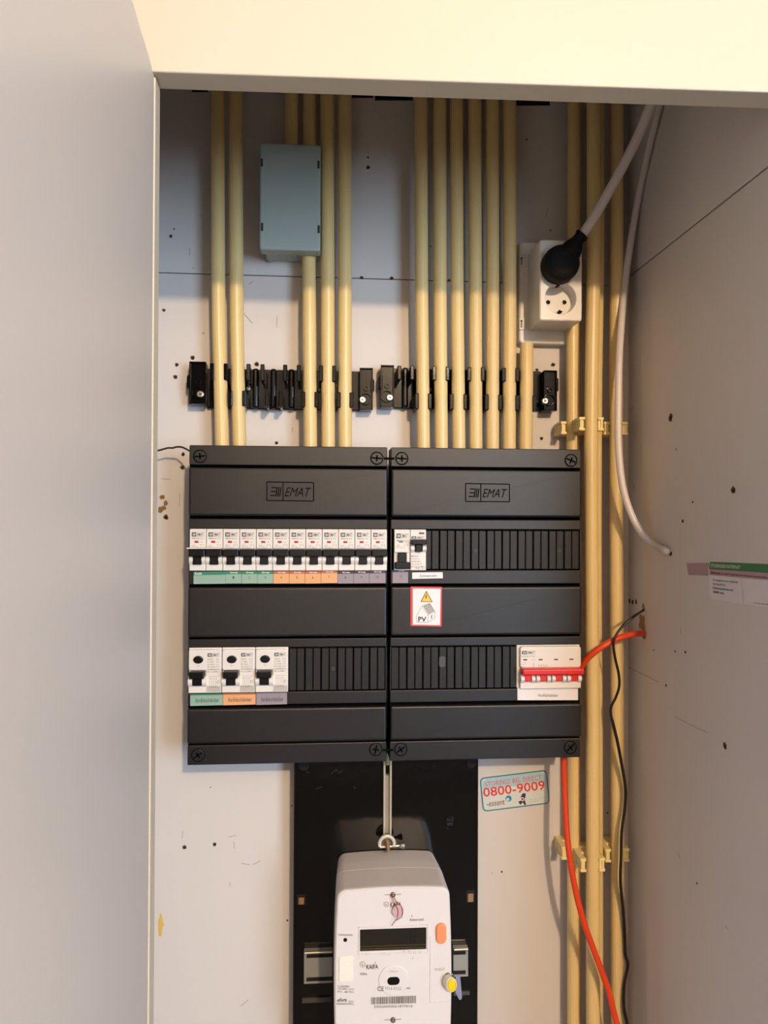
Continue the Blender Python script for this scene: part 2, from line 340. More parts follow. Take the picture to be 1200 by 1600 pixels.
# ================================================================ CONDUITS
CR = .0080
def conduit(P, label, r=CR, group='cream conduits'):
    bm = NB(); tube(bm, [pt(*p) for p in P], r, seg=20, smooth_k=4 if len(P) > 2 else 0)
    return solo('electrical_conduit', bm, CREAM, label, 'conduit', group)
CO = .029; TOPY = 95
G1 = 'cream conduits running down to the left fuse board'; G2 = 'cream conduits running down to the right fuse board'; G3 = 'cream conduits in the right corner'
END = 699.5
conduit([(340.5, TOPY, CO), (341, 430, CO), (344.5, 600, CO), (347, 700, CO)], 'cream conduit furthest left on the back wall', group=G1)
conduit([(368, TOPY, CO), (369.5, 430, CO), (372, 600, CO), (374.5, 700, CO)], 'second cream conduit from the left, right beside the leftmost one', group=G1)
conduit([(455.5, TOPY, CO-.006), (455.5, 150, CO-.006), (455.5, 236, CO-.006)], 'short cream conduit entering top of grey junction box, left one of two', group=G1)
conduit([(483, TOPY, CO-.006), (483.5, 150, CO-.006), (483.5, 237, CO-.006)], 'short cream conduit entering top of grey junction box, right one of two', group=G1)
conduit([(482.5, 396, CO-.006), (483.3, 500, CO-.001), (484, 600, CO), (485, 700, CO)], 'cream conduit coming out of the bottom of the grey junction box', group=G1)
conduit([(511, TOPY, CO), (512, 430, CO), (512.5, 600, CO), (513, 701, CO)], 'cream conduit passing just right of the grey junction box', group=G1)
conduit([(538.5, TOPY, CO), (539, 430, CO), (539, 600, CO), (539.5, 701, CO)], 'cream conduit furthest right of those above the left fuse board', group=G1)
names = ['leftmost of the six long conduits above the right fuse board', 'second from left of the six long conduits above the right fuse board', 'third from left of the six long conduits above the right fuse board',
         'fourth from left of the six long conduits above the right fuse board', 'fifth from left of the six long conduits above the right fuse board', 'sixth of the long conduits above the right fuse board, next to the socket']
for (xt, xm, xb), nm in zip(((657.5, 658.5, 661.5), (687, 687.5, 689.5), (713, 714, 717), (741.5, 742.5, 743.5), (769, 769.5, 769.5), (796, 796.5, 795.5)), names):
    conduit([(xt, TOPY, CO), (xm, 430, CO), ((xm+xb)/2, 570, CO), (xb, 702, CO)], nm, group=G2)
conduit([(823, 538, CO-.004), (822.5, 600, CO), (822, 650, CO), (821.5, 702.5, CO)], 'short cream conduit between the white socket and the right fuse board', group=G2)
GO, HO, HO2, IO = .022, .050, .032, .030
conduit([(897, TOPY, GO), (896.5, 400, GO), (895, 600, GO), (895.5, 900, GO), (896.5, 1250, GO), (896.5, 2680, GO)], 'cream conduit passing behind the socket and the right edge of the fuse board', group=G3)
conduit([(927.5, TOPY, HO), (927.5, 400, HO), (924.5, 600, HO), (923.5, 750, HO), (925, 1000, HO), (926.5, 1300, HO), (926.5, 2650, HO)], 'foremost cream conduit in the corner, just right of the fuse boards', group=G3)
conduit([(934, TOPY, HO2-.002), (933.5, 400, HO2-.002), (930.5, 600, HO2-.002), (929.5, 900, HO2-.002), (931.5, 1300, HO2-.002), (932, 2650, HO2-.002)], 'cream conduit half hidden behind the foremost corner conduit', group=G3)
conduit([(963.5, TOPY, IO), (963.5, 400, IO), (962.5, 600, IO), (963.5, 900, IO), (965, 1300, IO), (965.5, 2650, IO)], 'cream conduit furthest right, next to the grey side wall', group=G3)

# ================================================================ CREAM SADDLE CLIPS
def saddle(px, py, off, label, front, back=0.0, w=.0135):
    c = pt(px, py, front); t = thing('conduit_clip', label, 'pipe clip', Vector((c.x, -back, c.z)), 'cream saddle clips of the corner conduits')
    h = .0076
    bm = NB(); box(bm, c.x-w, c.x+w, -(off-.008), -back, c.z-h, c.z+h, .0006, 1)
    for k in (-.5, .5): box(bm, c.x-w-.0006, c.x+w+.0006, -(off-.010), -back-.001, c.z+k*h-.0011, c.z+k*h+.0011)
    obj('clip_base', bm, CLIPM, t)
    for s in (-1, 1):
        bm = NB(); x0, x1 = c.x+s*(CR+.0006), c.x+s*w
        box(bm, min(x0, x1), max(x0, x1), -front+.002, -(off-.010), c.z-h*.62, c.z+h*.62, .0004, 1)
        xa, xb = c.x+s*(CR-.0002), c.x+s*(w+.0012)
        for zz in (-1, 1): box(bm, min(xa, xb), max(xa, xb), -front, -(off-.010), c.z+zz*h*.82-.0016, c.z+zz*h*.82+.0016, .0004, 1)
        box(bm, c.x+s*(w-.001)-.0012, c.x+s*(w-.001)+.0012, -front+.0004, -front+.004, c.z-h*.8, c.z+h*.8, .0003, 1)
        obj('clip_ear', bm, CLIPM, t)
    return t
saddle(895.5, 668.5, GO, 'pale yellow clip on the conduit behind the board edge, upper one', .034)
saddle(924.5, 662, HO, 'pale yellow clip on the foremost corner conduit, upper one', .060, .012)
saddle(963, 669, IO, 'pale yellow clip on the rightmost conduit, upper one behind white cable', .040)
saddle(896.5, 1333, GO, 'pale yellow clip on the conduit behind the orange cable, lower one', .034)
saddle(926.5, 1352, HO, 'pale yellow clip on the foremost corner conduit, lower one', .060, .012)
saddle(965, 1337, IO, 'pale yellow clip on the rightmost conduit, lower one', .040)

# ================================================================ BLACK CONDUIT BRACKETS
def bracket(ox, base, lblock, rblock, up, low, ridges, screws, tabs, knobs, label):
    X = lambda v: pt(ox+v/3.75, 605, .012).x
    y2z = lambda v, px=ox: pt(px+100, 540+v/3.75, .012).z
    t = thing('conduit_bracket', label, 'bracket', Vector((X((base[0]+base[1])/2), 0, y2z(380))), 'black conduit brackets')
    zt, zb = y2z(132), y2z(366)
    bm = NB(); box(bm, X(base[0]), X(base[1]), -.006, 0, zb, zt, .0008, 1)
    for r in ridges:
        box(bm, X(r)-.0035, X(r)+.0035, -.014, -.006, zb, zt, .0025, 3)
    obj('base_strip', bm, BLACKG, t)
    for (a, b), (v0, v1) in ((lblock, (108, 352) if ox == 280 else (128, 372)), (rblock, (125, 372) if ox == 280 else (140, 378))):
        bm = NB(); za, zc = y2z(v1), y2z(v0)
        P = rrect(X(a), X(b), za, zc, .001, 2); prism(bm, P, 0, .018, .0006)
        t2 = .0012       # raised rim of the end block
        for q in ((X(a), X(a)+t2, za, zc), (X(b)-t2, X(b), za, zc), (X(a), X(b), zc-t2, zc), (X(a), X(b), za, za+t2)): box(bm, q[0], q[1], -.0215, -.0175, q[2], q[3], .0003, 1)
        cx = (X(a)+X(b))/2; annulus(bm, cx, (za+zc)/2+.001, .0018, .0034, .0175, .0200, n=14); annulus(bm, cx-.0005, za+.0135, .0060, .0072, .0175, .0212, n=20)
        obj('end_block', bm, BLACKG, t)
    for v, u in screws:
        c = Vector((X(v), 0, y2z(u))); bm = NB(); cyl(bm, c.x, c.z, .0042, .016, .0215, .0012, 0, 20)
        for a in (.4, .4+PI/2):
            dx, dz = math.cos(a)*.0022, math.sin(a)*.0022; nx, nz = -math.sin(a)*.0005, math.cos(a)*.0005
            slab(bm, [Vector((c.x+dx+nx, -.0215, c.z+dz+nz)), Vector((c.x-dx+nx, -.0215, c.z-dz+nz)), Vector((c.x-dx-nx, -.0215, c.z-dz-nz)), Vector((c.x+dx-nx, -.0215, c.z+dz-nz))], BACKN, .0002, 1)
        o = obj('screw', bm, [STEEL, INK], t); o['label'] = 'silver cross-head screw'
    for lst, (v0, v1) in ((up, (112, 212)), (low, (268, 362) if ox == 280 else (285, 380))):
        for v in lst:
            x = pt(ox+v/3.75, 605, .036).x; z1, z0 = pt(ox+100, 540+v0/3.75+(4 if ox == 580 and lst is up else 0), .03).z, pt(ox+100, 540+v1/3.75, .03).z
            bm = NB(); box(bm, x-.0014, x+.0014, -.030, -.004, z0, z1, .0004, 1); box(bm, x-.0024, x+.0024, -.0365, -.029, z0+.0006, z1, .0010, 2)
            obj('clip_finger', bm, BLACKG, t)
    for v in tabs:
        x = X(v); bm = NB(); box(bm, x-.003, x+.003, -.016, -.003, y2z(258), y2z(190), .0008, 1); box(bm, x-.0016, x+.0016, -.021, -.015, y2z(262), y2z(186), .0006, 1); obj('side_tab', bm, BLACKG, t)
    for v, u in knobs:
        bm = NB(); cyl(bm, X(v), y2z(u), .0028, .005, .009, .001, n=14); obj('pin', bm, DULLM, t)
    return t
bracket(280, (160, 1056), (66, 162), (1055, 1132), (190, 272, 405, 487, 620, 700, 830, 908), (298, 380, 515, 595, 727, 805, 935, 1010),
        (448, 552, 658), ((130, 295), (1072, 312)), (62, 1128), ((403, 248), (820, 250)), 'black conduit bracket with bare clips above the left fuse board')
bracket(580, (128, 1002), (52, 130), (1000, 1076), (165, 240, 370, 448, 575, 655, 778, 857), (268, 345, 472, 552, 678, 757, 858, 958),
        (200,), ((105, 315), (1008, 320)), (56, 1078), ((348, 256),), 'black conduit bracket full of conduits above the right fuse board')

# ================================================================ GREY JUNCTION BOX
c = pt(453, 400, 0); jb = thing('junction_box', 'grey rectangular plastic junction box among the left conduits', 'junction box', Vector((c.x, 0, c.z)))
x0, x1 = pt(414, 300, .03).x, pt(495.5, 300, .03).x; zb, zt = pt(453, 401, .02).z, pt(453, 240, .03).z
bm = NB(); prism(bm, rrect(x0, x1, zb, zt, .003, 3), .0, .040, 0)
for k in (.18, .52, .86):
    xx = x0+(x1-x0)*k; box(bm, xx-.006, xx+.006, -.034, -.008, zb-.0014, zb+.001, .0006, 1)
box(bm, x0+.004, x0+.008, -.036, -.004, zb-.002, zb+.002); 
obj('box_base', bm, GREYBOX, jb)
xa, xb, za, zc = pt(405.8, 300, .050).x, pt(501, 300, .050).x, pt(453, 390.8, .050).z, pt(453, 224.3, .050).z
bm = NB(); prism(bm, rrect(xa, xb, za, zc, .003, 4), .033, .050, .0022, steps=3); obj('box_lid', bm, GREYBOX, jb)
for px, py in ((409, 254), (497.7, 257.3), (409.5, 354.5), (498, 358)):
    p = pt(px, py, .0502); bm = NB(); box(bm, p.x-.0012, p.x+.0012, -.0504, -.0495, p.z-.0045, p.z+.0045); o = obj('lid_slot', bm, mat('slot_dark_green', (.15, .19, .17), .8), jb)

# ================================================================ WHITE SOCKET
so = thing('wall_socket', 'white double wall socket on a mounting plate right of the conduits', 'socket', Vector((pt(860, 540, 0).x, 0, pt(860, 540, 0).z)))
x0, x1 = pt(811, 450, .013).x, pt(901.5, 450, .013).x; zb, zt = pt(856, 537.5, .013).z, pt(856, 379, .013).z
bm = NB(); prism(bm, rrect(x0, x1, zb, zt, .005, 4), 0, .013, .0025, steps=3)
x2 = pt(824, 450, .014).x
for px, py in ((814.7, 408), (814.7, 506), (899, 512)):
    p = pt(px, py, .013); box(bm, p.x-.0030, p.x+.0052, -.0142, -.012, p.z-.0075, p.z+.0075, .0006, 1); 
obj('mounting_plate', bm, WHITE, so)
for px, py in ((814.7, 408), (814.7, 506)):
    p = pt(px, py, .0142); bm = NB(); box(bm, p.x-.0010, p.x+.0010, -.0146, -.014, p.z-.0045, p.z+.0045, 0, 1, 0); cyl(bm, p.x, p.z+.0035, .0012, .0146, .0150, 0, 1, 10); obj('latch_slot', bm, [INKL, INK], so)
OF = .064
hx0, hx1, hz0, hz1 = pt(843.5, 440, OF).x, pt(909.5, 440, OF).x, pt(876, 501, OF).z, pt(876, 375, OF).z
dc = pt(876, 466, OF); dr = 26*(DW-OF)/FPX*1.0
# housing with a real round recess
bm = NB(); P = rrect(hx0, hx1, hz0, hz1, .0030, 6); N = len(P)
half = (hz0+hz1)/2+.002
out = rrect(hx0+.0012, hx1-.0012, hz0+.0012, hz1-.0012, .0022, 6)
def shell(bm, rings, mi=0, closed_end=False, start_cap=False):
    t = bmesh.new(); VR = [[t.verts.new(Vector(p)) for p in rg] for rg in rings]; n = len(VR[0])
    for a, b in zip(VR, VR[1:]):
        for i in range(n): t.faces.new((a[i], a[(i+1) % n], b[(i+1) % n], b[i]))
    if closed_end: t.faces.new(VR[-1])
    if start_cap: t.faces.new(VR[0][::-1])
    bmesh.ops.recalc_face_normals(t, faces=t.faces[:]); merge(bm, t, mi)
def poly_ray(P, c, a):
    d = Vector((math.cos(a), math.sin(a))); best = None
    for i in range(len(P)):
        p, q = Vector(P[i])-c, Vector(P[(i+1) % len(P)])-c; e = q-p; den = d.x*e.y-d.y*e.x
        if abs(den) < 1e-12: continue
        tt = (p.x*e.y-p.y*e.x)/den; uu = (p.x*d.y-p.y*d.x)/den
        if tt > 0 and -1e-6 <= uu <= 1+1e-6 and (best is None or tt < best): best = tt
    return (c.x+d.x*best, c.y+d.y*best)
ang = sorted([2*PI*i/48-PI for i in range(48)]+[math.atan2(z-dc.z, x-dc.x) for x, z in out]); ang = [a for i, a in enumerate(ang) if i == 0 or a-ang[i-1] > 1e-4]
c2 = Vector((dc.x, dc.z)); P = [poly_ray(P, c2, a) for a in ang]; out = [poly_ray(out, c2, a) for a in ang]
circ_at = lambda r: [(dc.x+r*math.cos(a), dc.z+r*math.sin(a)) for a in ang]
R3 = lambda P2, o: [(x, -o, z) for x, z in P2]
shell(bm, [R3(P, .0132), R3(P, OF-.0012), R3(out, OF), R3(circ_at(dr), OF), R3(circ_at(dr-.0006), OF-.001), R3(circ_at(dr-.0014), OF-.0155)], closed_end=True)
obj('socket_housing', bm, WHITE, so)
bm = NB()
for px in (856.2, 881.7):
    p = pt(px, 472.5, OF-.0155); annulus(bm, p.x, p.z, .0026, .0034, OF-.0155, OF-.0148, 0, 16); cyl(bm, p.x, p.z, .0027, OF-.0156, OF-.0152, 0, 1, 16)
obj('pin_holes', bm, [WHITE, DARKGAP], so)
for px, py, s in ((870.5, 446, 1), (874, 487.5, -1)):
    p = pt(px, py, OF-.012); bm = NB(); box(bm, p.x-.0018, p.x+.0018, -(OF-.006), -(OF-.015), p.z-.0020, p.z+.0012, .0004, 1, 1); box(bm, p.x-.0008, p.x+.0014, -(OF-.005), -(OF-.013), p.z-.0004, p.z+.0012, .0003, 1, 0)
    o = obj('earth_clip', bm, [STEEL, DARKGAP], so)
# upper recess behind the plug: a shallow rim
# ---- plug with cable
pc = pt(880.5, 408, OF+.022); pg = thing('power_plug', 'black round plug with white cable in the upper socket', 'plug', Vector((pc.x, -OF, pc.z)))
bm = NB(); rr = 29.5*(DW-OF-.02)/FPX
rings = []
for k, (r, o) in enumerate(((.93, .000), (1.0, .001), (1.0, .014), (.97, .0175), (.88, .021), (.70, .0235), (.45, .0248), (.18, .0253))): rings.append([(pc.x+rr*r*math.cos(2*PI*i/36), -(OF+.0004+o), pc.z+rr*r*math.sin(2*PI*i/36)) for i in range(36)])
shell(bm, rings, closed_end=True, start_cap=True)
P = [pt(884, 404, OF+.0115), pt(890, 395, OF+.0125), pt(896, 386, OF+.0155), pt(903, 375, OF+.0195), pt(910, 366, OF+.022)]
tube(bm, P, [rr*.55, rr*.62, rr*.54, rr*.33, .0068], seg=24)
P2 = [pt(907.5, 369, OF+.021), pt(910.5, 365.5, OF+.022)]; tube(bm, P2, [.0078, .0078], seg=24)
obj('plug_body', bm, RUBBER, pg)
bm = NB(); tube(bm, [pt(906, 371, OF+.021), pt(916, 358, OF+.024), pt(932, 333, OF+.032), pt(950, 302, .105), pt(972, 262, .117), pt(993, 221, .13), pt(1008, 186, .142), pt(1021, 150, .155), pt(1040, 80, .18)], .0054, seg=16, smooth_k=6)
obj('cable', bm, CABLEW, pg)
# ---- white cable into the side wall
bm = NB(); e = ptx(1046, 862, -.004); e2 = ptx(1040, 860.5, .004)
pts = [ptx(1060, 40, .0055), pt(1030, 165, .045), pt(1014, 230, .038), pt(997, 310, .035), pt(982, 400, .036), pt(973, 480, .042), pt(967.5, 560, .055), pt(966, 640, .062), pt(966.5, 700, .065), pt(973, 760, .068), pt(987, 805, .072), pt(1006, 837, .078), pt(1025, 853, .090), e2, e]
tube(bm, keep(pts), .0041, seg=16, smooth_k=6); solo('white_cable', bm, CABLEW, 'white cable curving down the corner into a hole in the side wall', 'cable')
# ---- orange cable
bm = NB(); e = ptx(1011, 988.5, -.006)
pts = [e, ptx(1004, 989.5, .004), pt(985, 991.5, .068), pt(962, 999, .072), pt(940, 1011, .073), pt(920, 1027, .068), pt(908, 1042, .060), pt(899, 1062, .050), pt(888, 1100, .047), pt(881.5, 1150, .049), pt(881, 1190, .051), pt(882.5, 1240, .054), pt(885, 1290, .060), pt(889.5, 1335, .066), pt(899, 1390, .071),
       pt(911, 1437, .074), pt(926, 1480, .076), pt(941, 1520, .078), pt(951.5, 1550, .080), pt(958, 1578, .082), pt(964, 1600, .084), pt(972, 1640, .086)]
tube(bm, keep(pts[:2])+keep(pts[2:], .005) if 0 else pts, .0035, seg=14, smooth_k=6); solo('orange_cable', bm, ORANGE, 'orange-red cable from the side wall hole past the board down the corner', 'cable')
# ---- black thin wire
bm = NB(); e = ptx(1009, 950, -.003)
pts = [e, ptx(1005, 953.5, .002), pt(992, 962, .074), pt(975, 976, .078), pt(963, 992, .080), pt(958.5, 1006, .080), pt(961, 1028, .076), pt(966.5, 1052, .070), pt(967.5, 1072, .066), pt(962, 1090, .062), pt(954.5, 1106, .060), pt(956, 1125, .058), pt(964, 1158, .054), pt(971, 1195, .052), pt(977, 1232, .050),
       pt(976, 1262, .050), pt(971, 1300, .050), pt(970, 1340, .050), pt(969, 1378, .050), pt(973, 1420, .046), pt(975.5, 1460, .042), pt(977, 1492, .040), pt(980.5, 1509, .038), pt(975, 1540, .042), pt(974.5, 1575, .044), pt(980, 1605, .046), pt(982, 1650, .046)]
tube(bm, pts, .0015, seg=10, smooth_k=5)
tube(bm, [p+Vector((.0016, .0018, .0))for p in pts[11:]], .0012, seg=8, smooth_k=5)
solo('black_wire', bm, BWIRE, 'thin black wire hanging from the side wall hole down the corner', 'wire')
bm = NB(); tube(bm, [pt(233, 706, .03), pt(249, 703.5, .03), pt(262, 700, .031), pt(270, 700, .033), pt(276, 698.3, .036), pt(285, 699, .043), pt(296, 704.5, .055), pt(300, 707, .06)], .0011, seg=8, smooth_k=4)
solo('brown_wire', bm, BRWIRE, 'short dark brown wire at the top left corner of the fuse board', 'wire')

# ================================================================ FUSE BOARDS
PF = .0756
LX0, LX1, RX0, RX1 = -.1470, .0716, .0756, .2938
ZT, ZB = EZ+.0807, EZ-.2705
zl = lambda py: pt(450, py, PF).z
Zg = dict(t0=ZT, s1=zl(727.5), b1=zl(731.5), b1e=zl(806.5), w0=zl(811), r1=zl(826.5), r1e=zl(891.5), s2e=zl(913), b2=zl(917), b2e=zl(994), s3=zl(998), r2=zl(1011.5), r2e=zl(1081), s3e=zl(1100.5), b3=zl(1104.5), b3e=zl(1158.5), s4=zl(1162), e=ZB)
def screwhead(parent, x, z, ang):
    bm = NB(); annulus(bm, x, z, .0062, .0075, PF-.0003, PF+.0003, 1, 28); cyl(bm, x, z, .0064, PF-.001, PF+.0007, .0004, 0, 24)
    for a, L in ((ang, .0058), (ang+PI/2, .0036)):
        dx, dz = math.cos(a)*L, math.sin(a)*L; nx, nz = -math.sin(a)*.0009, math.cos(a)*.0009
        slab(bm, [Vector((x+dx+nx, -PF-.0007, z+dz+nz)), Vector((x-dx+nx, -PF-.0007, z-dz+nz)), Vector((x-dx-nx, -PF-.0007, z-dz-nz)), Vector((x+dx-nx, -PF-.0007, z+dz-nz))], BACKN, .0002, 1)
    obj('cover_screw', bm, [BOARD, MOLD], parent)
def logo(bm, q, mi=0, gap=0.0):
    """moulded maker's mark: a frame, a slanted three-bar glyph and the word"""
    L = lambda u, v: q[0].lerp(q[1], u).lerp(q[3].lerp(q[2], u), v)
    def line(u0, v0, u1, v1, w):
        a, b = L(u0, v0), L(u1, v1); d = (b-a).normalized(); n = Vector((-d.z, 0, d.x))*w
        slab(bm, [a+n, b+n, b-n, a-n], BACKN, .0003, mi)
    for s in ((0, 0, 1, 0), (1, 0, 1, 1), (1, 1, 0, 1), (0, 1, 0, 0), (.345, 0, .345, 1)): line(*s, .00055)
    for k in range(3): line(.075-.012*k+.024, .30+.21*k, .175-.012*k+.024, .30+.21*k, .0006)
    for k in range(3): line(.218+.042*k, .27, .192+.042*k, .77, .0006)
    textq(bm, 'EMAT', [L(.40, .28)+BACKN*.0003, L(.95, .28)+BACKN*.0003, L(.93, .76)+BACKN*.0003, L(.38, .76)+BACKN*.0003], mi, shear=.25)
def cover(label, x0, x1, win1, win2, logoq, blanks, loc, name='fuse_board'):
    t = thing(name, label, 'fuse board', Vector(((x0+x1)/2, 0, ZB)), 'black fuse boards')
    bm = NB(); box(bm, x0+.026, x1-.026, -.044, 0, ZB+.012, ZT-.012, .001, 1); obj('back_box', bm, BOARD, t)
    bm = NB()      # tray floor and sides
    box(bm, x0, x1, -.060, -.044, ZB, ZT, .001, 1); obj('tray', bm, MATS['dark_plastic_groove_shade'], t)
    for xa_, xb_ in ((x0+.0002, x0+.0014), (x1-.0014, x1-.0002)):
        bm = NB(); box(bm, xa_, xb_, -PF+.002, -.058, ZB+.001, ZT-.001); obj('tray_side', bm, MOLD, t)
    g = .0003
    def strip(z0, z1, fx0=x0, fx1=x1, top=PF, bev=.0008): b = NB(); prism(b, rrect(fx0, fx1, z0, z1, min(.0014, (z1-z0)/3), 3), .058, top, bev); return b
    obj('cover_strip', strip(Zg['s1'], ZT), BOARD, t)
    def band(z0, z1):
        b = NB(); prism(b, rrect(x0+.0002, x1-.0002, z0, z1, .0022, 4), .058, PF+.0042, .0024, steps=3); return b
    b1 = obj('raised_band', band(Zg['b1e'], Zg['b1']), BOARD, t)
    obj('cover_strip', strip(Zg['r1'], Zg['w0']), BOARD, t); obj('cover_strip', strip(Zg['s2e'], Zg['r1e']), BOARD, t)
    obj('raised_band', band(Zg['b2e'], Zg['b2']), BOARD, t)
    obj('cover_strip', strip(Zg['r2'], Zg['s3']), BOARD, t); obj('cover_strip', strip(Zg['s3e'], Zg['r2e']), BOARD, t)
    obj('raised_band', band(Zg['b3e'], Zg['b3']), BOARD, t)
    obj('cover_strip', strip(ZB, Zg['s4']), BOARD, t)
    for z0, z1 in ((Zg['r1e'], Zg['r1']), (Zg['r2e'], Zg['r2'])):      # slim side posts of the windows
        b = NB(); box(b, x0, x0+.0010, -PF, -.058, z0, z1); obj('window_post', b, BOARD, t); b = NB(); box(b, x1-.0010, x1, -PF, -.058, z0, z1); obj('window_post', b, BOARD, t)
    for (a, e, n, z0, z1) in blanks:
        p = (e-a)/n; me = None
        for i in range(n):
            wd = p-.0009 if i % 2 else p-.0006
            if me is None:
                b = NB(); prism(b, rrect(a+.0004, a+.0004+p-.0009, z0+.0012, z1-.0012, .0006, 2), .060, PF-.0006, .0006, steps=1)
                s = obj('blanking_strip', b, BLANK, t); me = s
            else:
                s = me.copy(); COL.objects.link(s); s.location = me.location+Vector((p*i-(.0003 if i % 2 else 0), 0, 0))
    b = NB(); logo(b, logoq); obj('moulded_logo', b, MOLD, t)
    return t
M = .0181        # one module
lx, rx = LX0+.0012, RX0+.0014
QL = qp((417, 753), (490, 754), (490, 783), (417, 782), PF+.0042); QR = qp((727.5, 755.5), (796, 756.5), (796, 784), (727.5, 783.5), PF+.0042)
row1z = (Zg['r1e'], Zg['r1']); row2z = (Zg['r2e'], Zg['r2'])
lb = cover('left black fuse board with twelve breakers and coloured labels', LX0, LX1, 0, 0, QL, [(lx+6*M, LX1-.0010, 12, *row2z)], 0)
rb = cover('right black fuse board with a solar warning sticker and red switch', RX0, RX1, 0, 0, QR, [(rx+2*M, RX1-.0012, 20, *row1z), (rx-.0004, pt(809.5, 1040, PF).x, 16, *row2z)], 0)
for px, py, ang, p in ((312.5, 713, .1, lb), (588.8, 716, -.08, lb), (309.5, 1180, .6, lb), (587, 1171, 1.35, lb), (627.8, 716.5, -.03, rb), (892, 719.5, -.4, rb), (626, 1171, .6, rb), (891, 1168, .75, rb)):
    q = pt(px, py, PF); screwhead(p, q.x, q.z, ang)
# little notches between the boards: the joining clips
for py in (716.5, 1172):
    q = pt(609 if py < 900 else 606.5, py, PF); 
    for xa_, xb_, p_ in ((LX1-.004, LX1+.0018, lb), (RX0-.0018, RX0+.004, rb)):
        bm = NB(); box(bm, xa_, xb_, -PF-.0003, -PF+.004, q.z-.0014, q.z+.0014, .0003, 1); obj('joining_clip', bm, MOLD, p_)
q = pt(774, 1041, PF); 
# pale worn patch and moulded ring marks on blanking strips
for px, py, p in ((690, 1040, rb), (743.5, 860, rb), (874, 860, rb), (520.5, 1045, lb)):
    q = pt(px, py, PF-.0005); bm = NB(); annulus(bm, q.x, q.z, .0012, .0018, PF-.0008, PF-.0003, 0, 14); obj('ring_mark', bm, mat('scuffed_black', (.30, .29, .30), .6), p)
q = pt(691, 1034, PF); bm = NB(); prism(bm, rrect(q.x-.0034, q.x+.0034, q.z-.0060, q.z+.0060, .002, 3), PF-.0007, PF-.00045); obj('worn_patch', bm, mat('scuffed_grey', (.25, .26, .27), .6), rb)

# ---------------------------------------------------------------- circuit breakers
BF = .0785
def tiny_logo(bm, x0, x1, z0, z1, off, ink=0, paper=1, light=2):
    quad(bm, qr(x0, x0+(x1-x0)*.36, z0, z1, off), ink)
    xa = x0+(x1-x0)*.07; xb = x0+(x1-x0)*.30; h = z1-z0
    for k in range(3): quad(bm, qr(xa, xa+(xb-xa)*.5, z0+h*(.22+.22*k), z0+h*(.32+.22*k), off+.00005), paper)
    for k in range(3): quad(bm, qr(xa+(xb-xa)*(.52+.18*k), xa+(xb-xa)*(.62+.18*k), z0+h*.22, z0+h*.76, off+.00005), paper)
    textq(bm, 'EMAT', qr(x0+(x1-x0)*.42, x1-(x1-x0)*.06, z0+h*.14, z1-h*.14, off), ink, shear=.2, fat=.012)
    w = h*.05
    for q in ((x0, x1, z1-w, z1), (x0, x1, z0, z0+w), (x1-w, x1, z0, z1)): quad(bm, qr(q[0], q[1], q[2], q[3], off), light)
H1 = Zg['r1']-Zg['r1e']
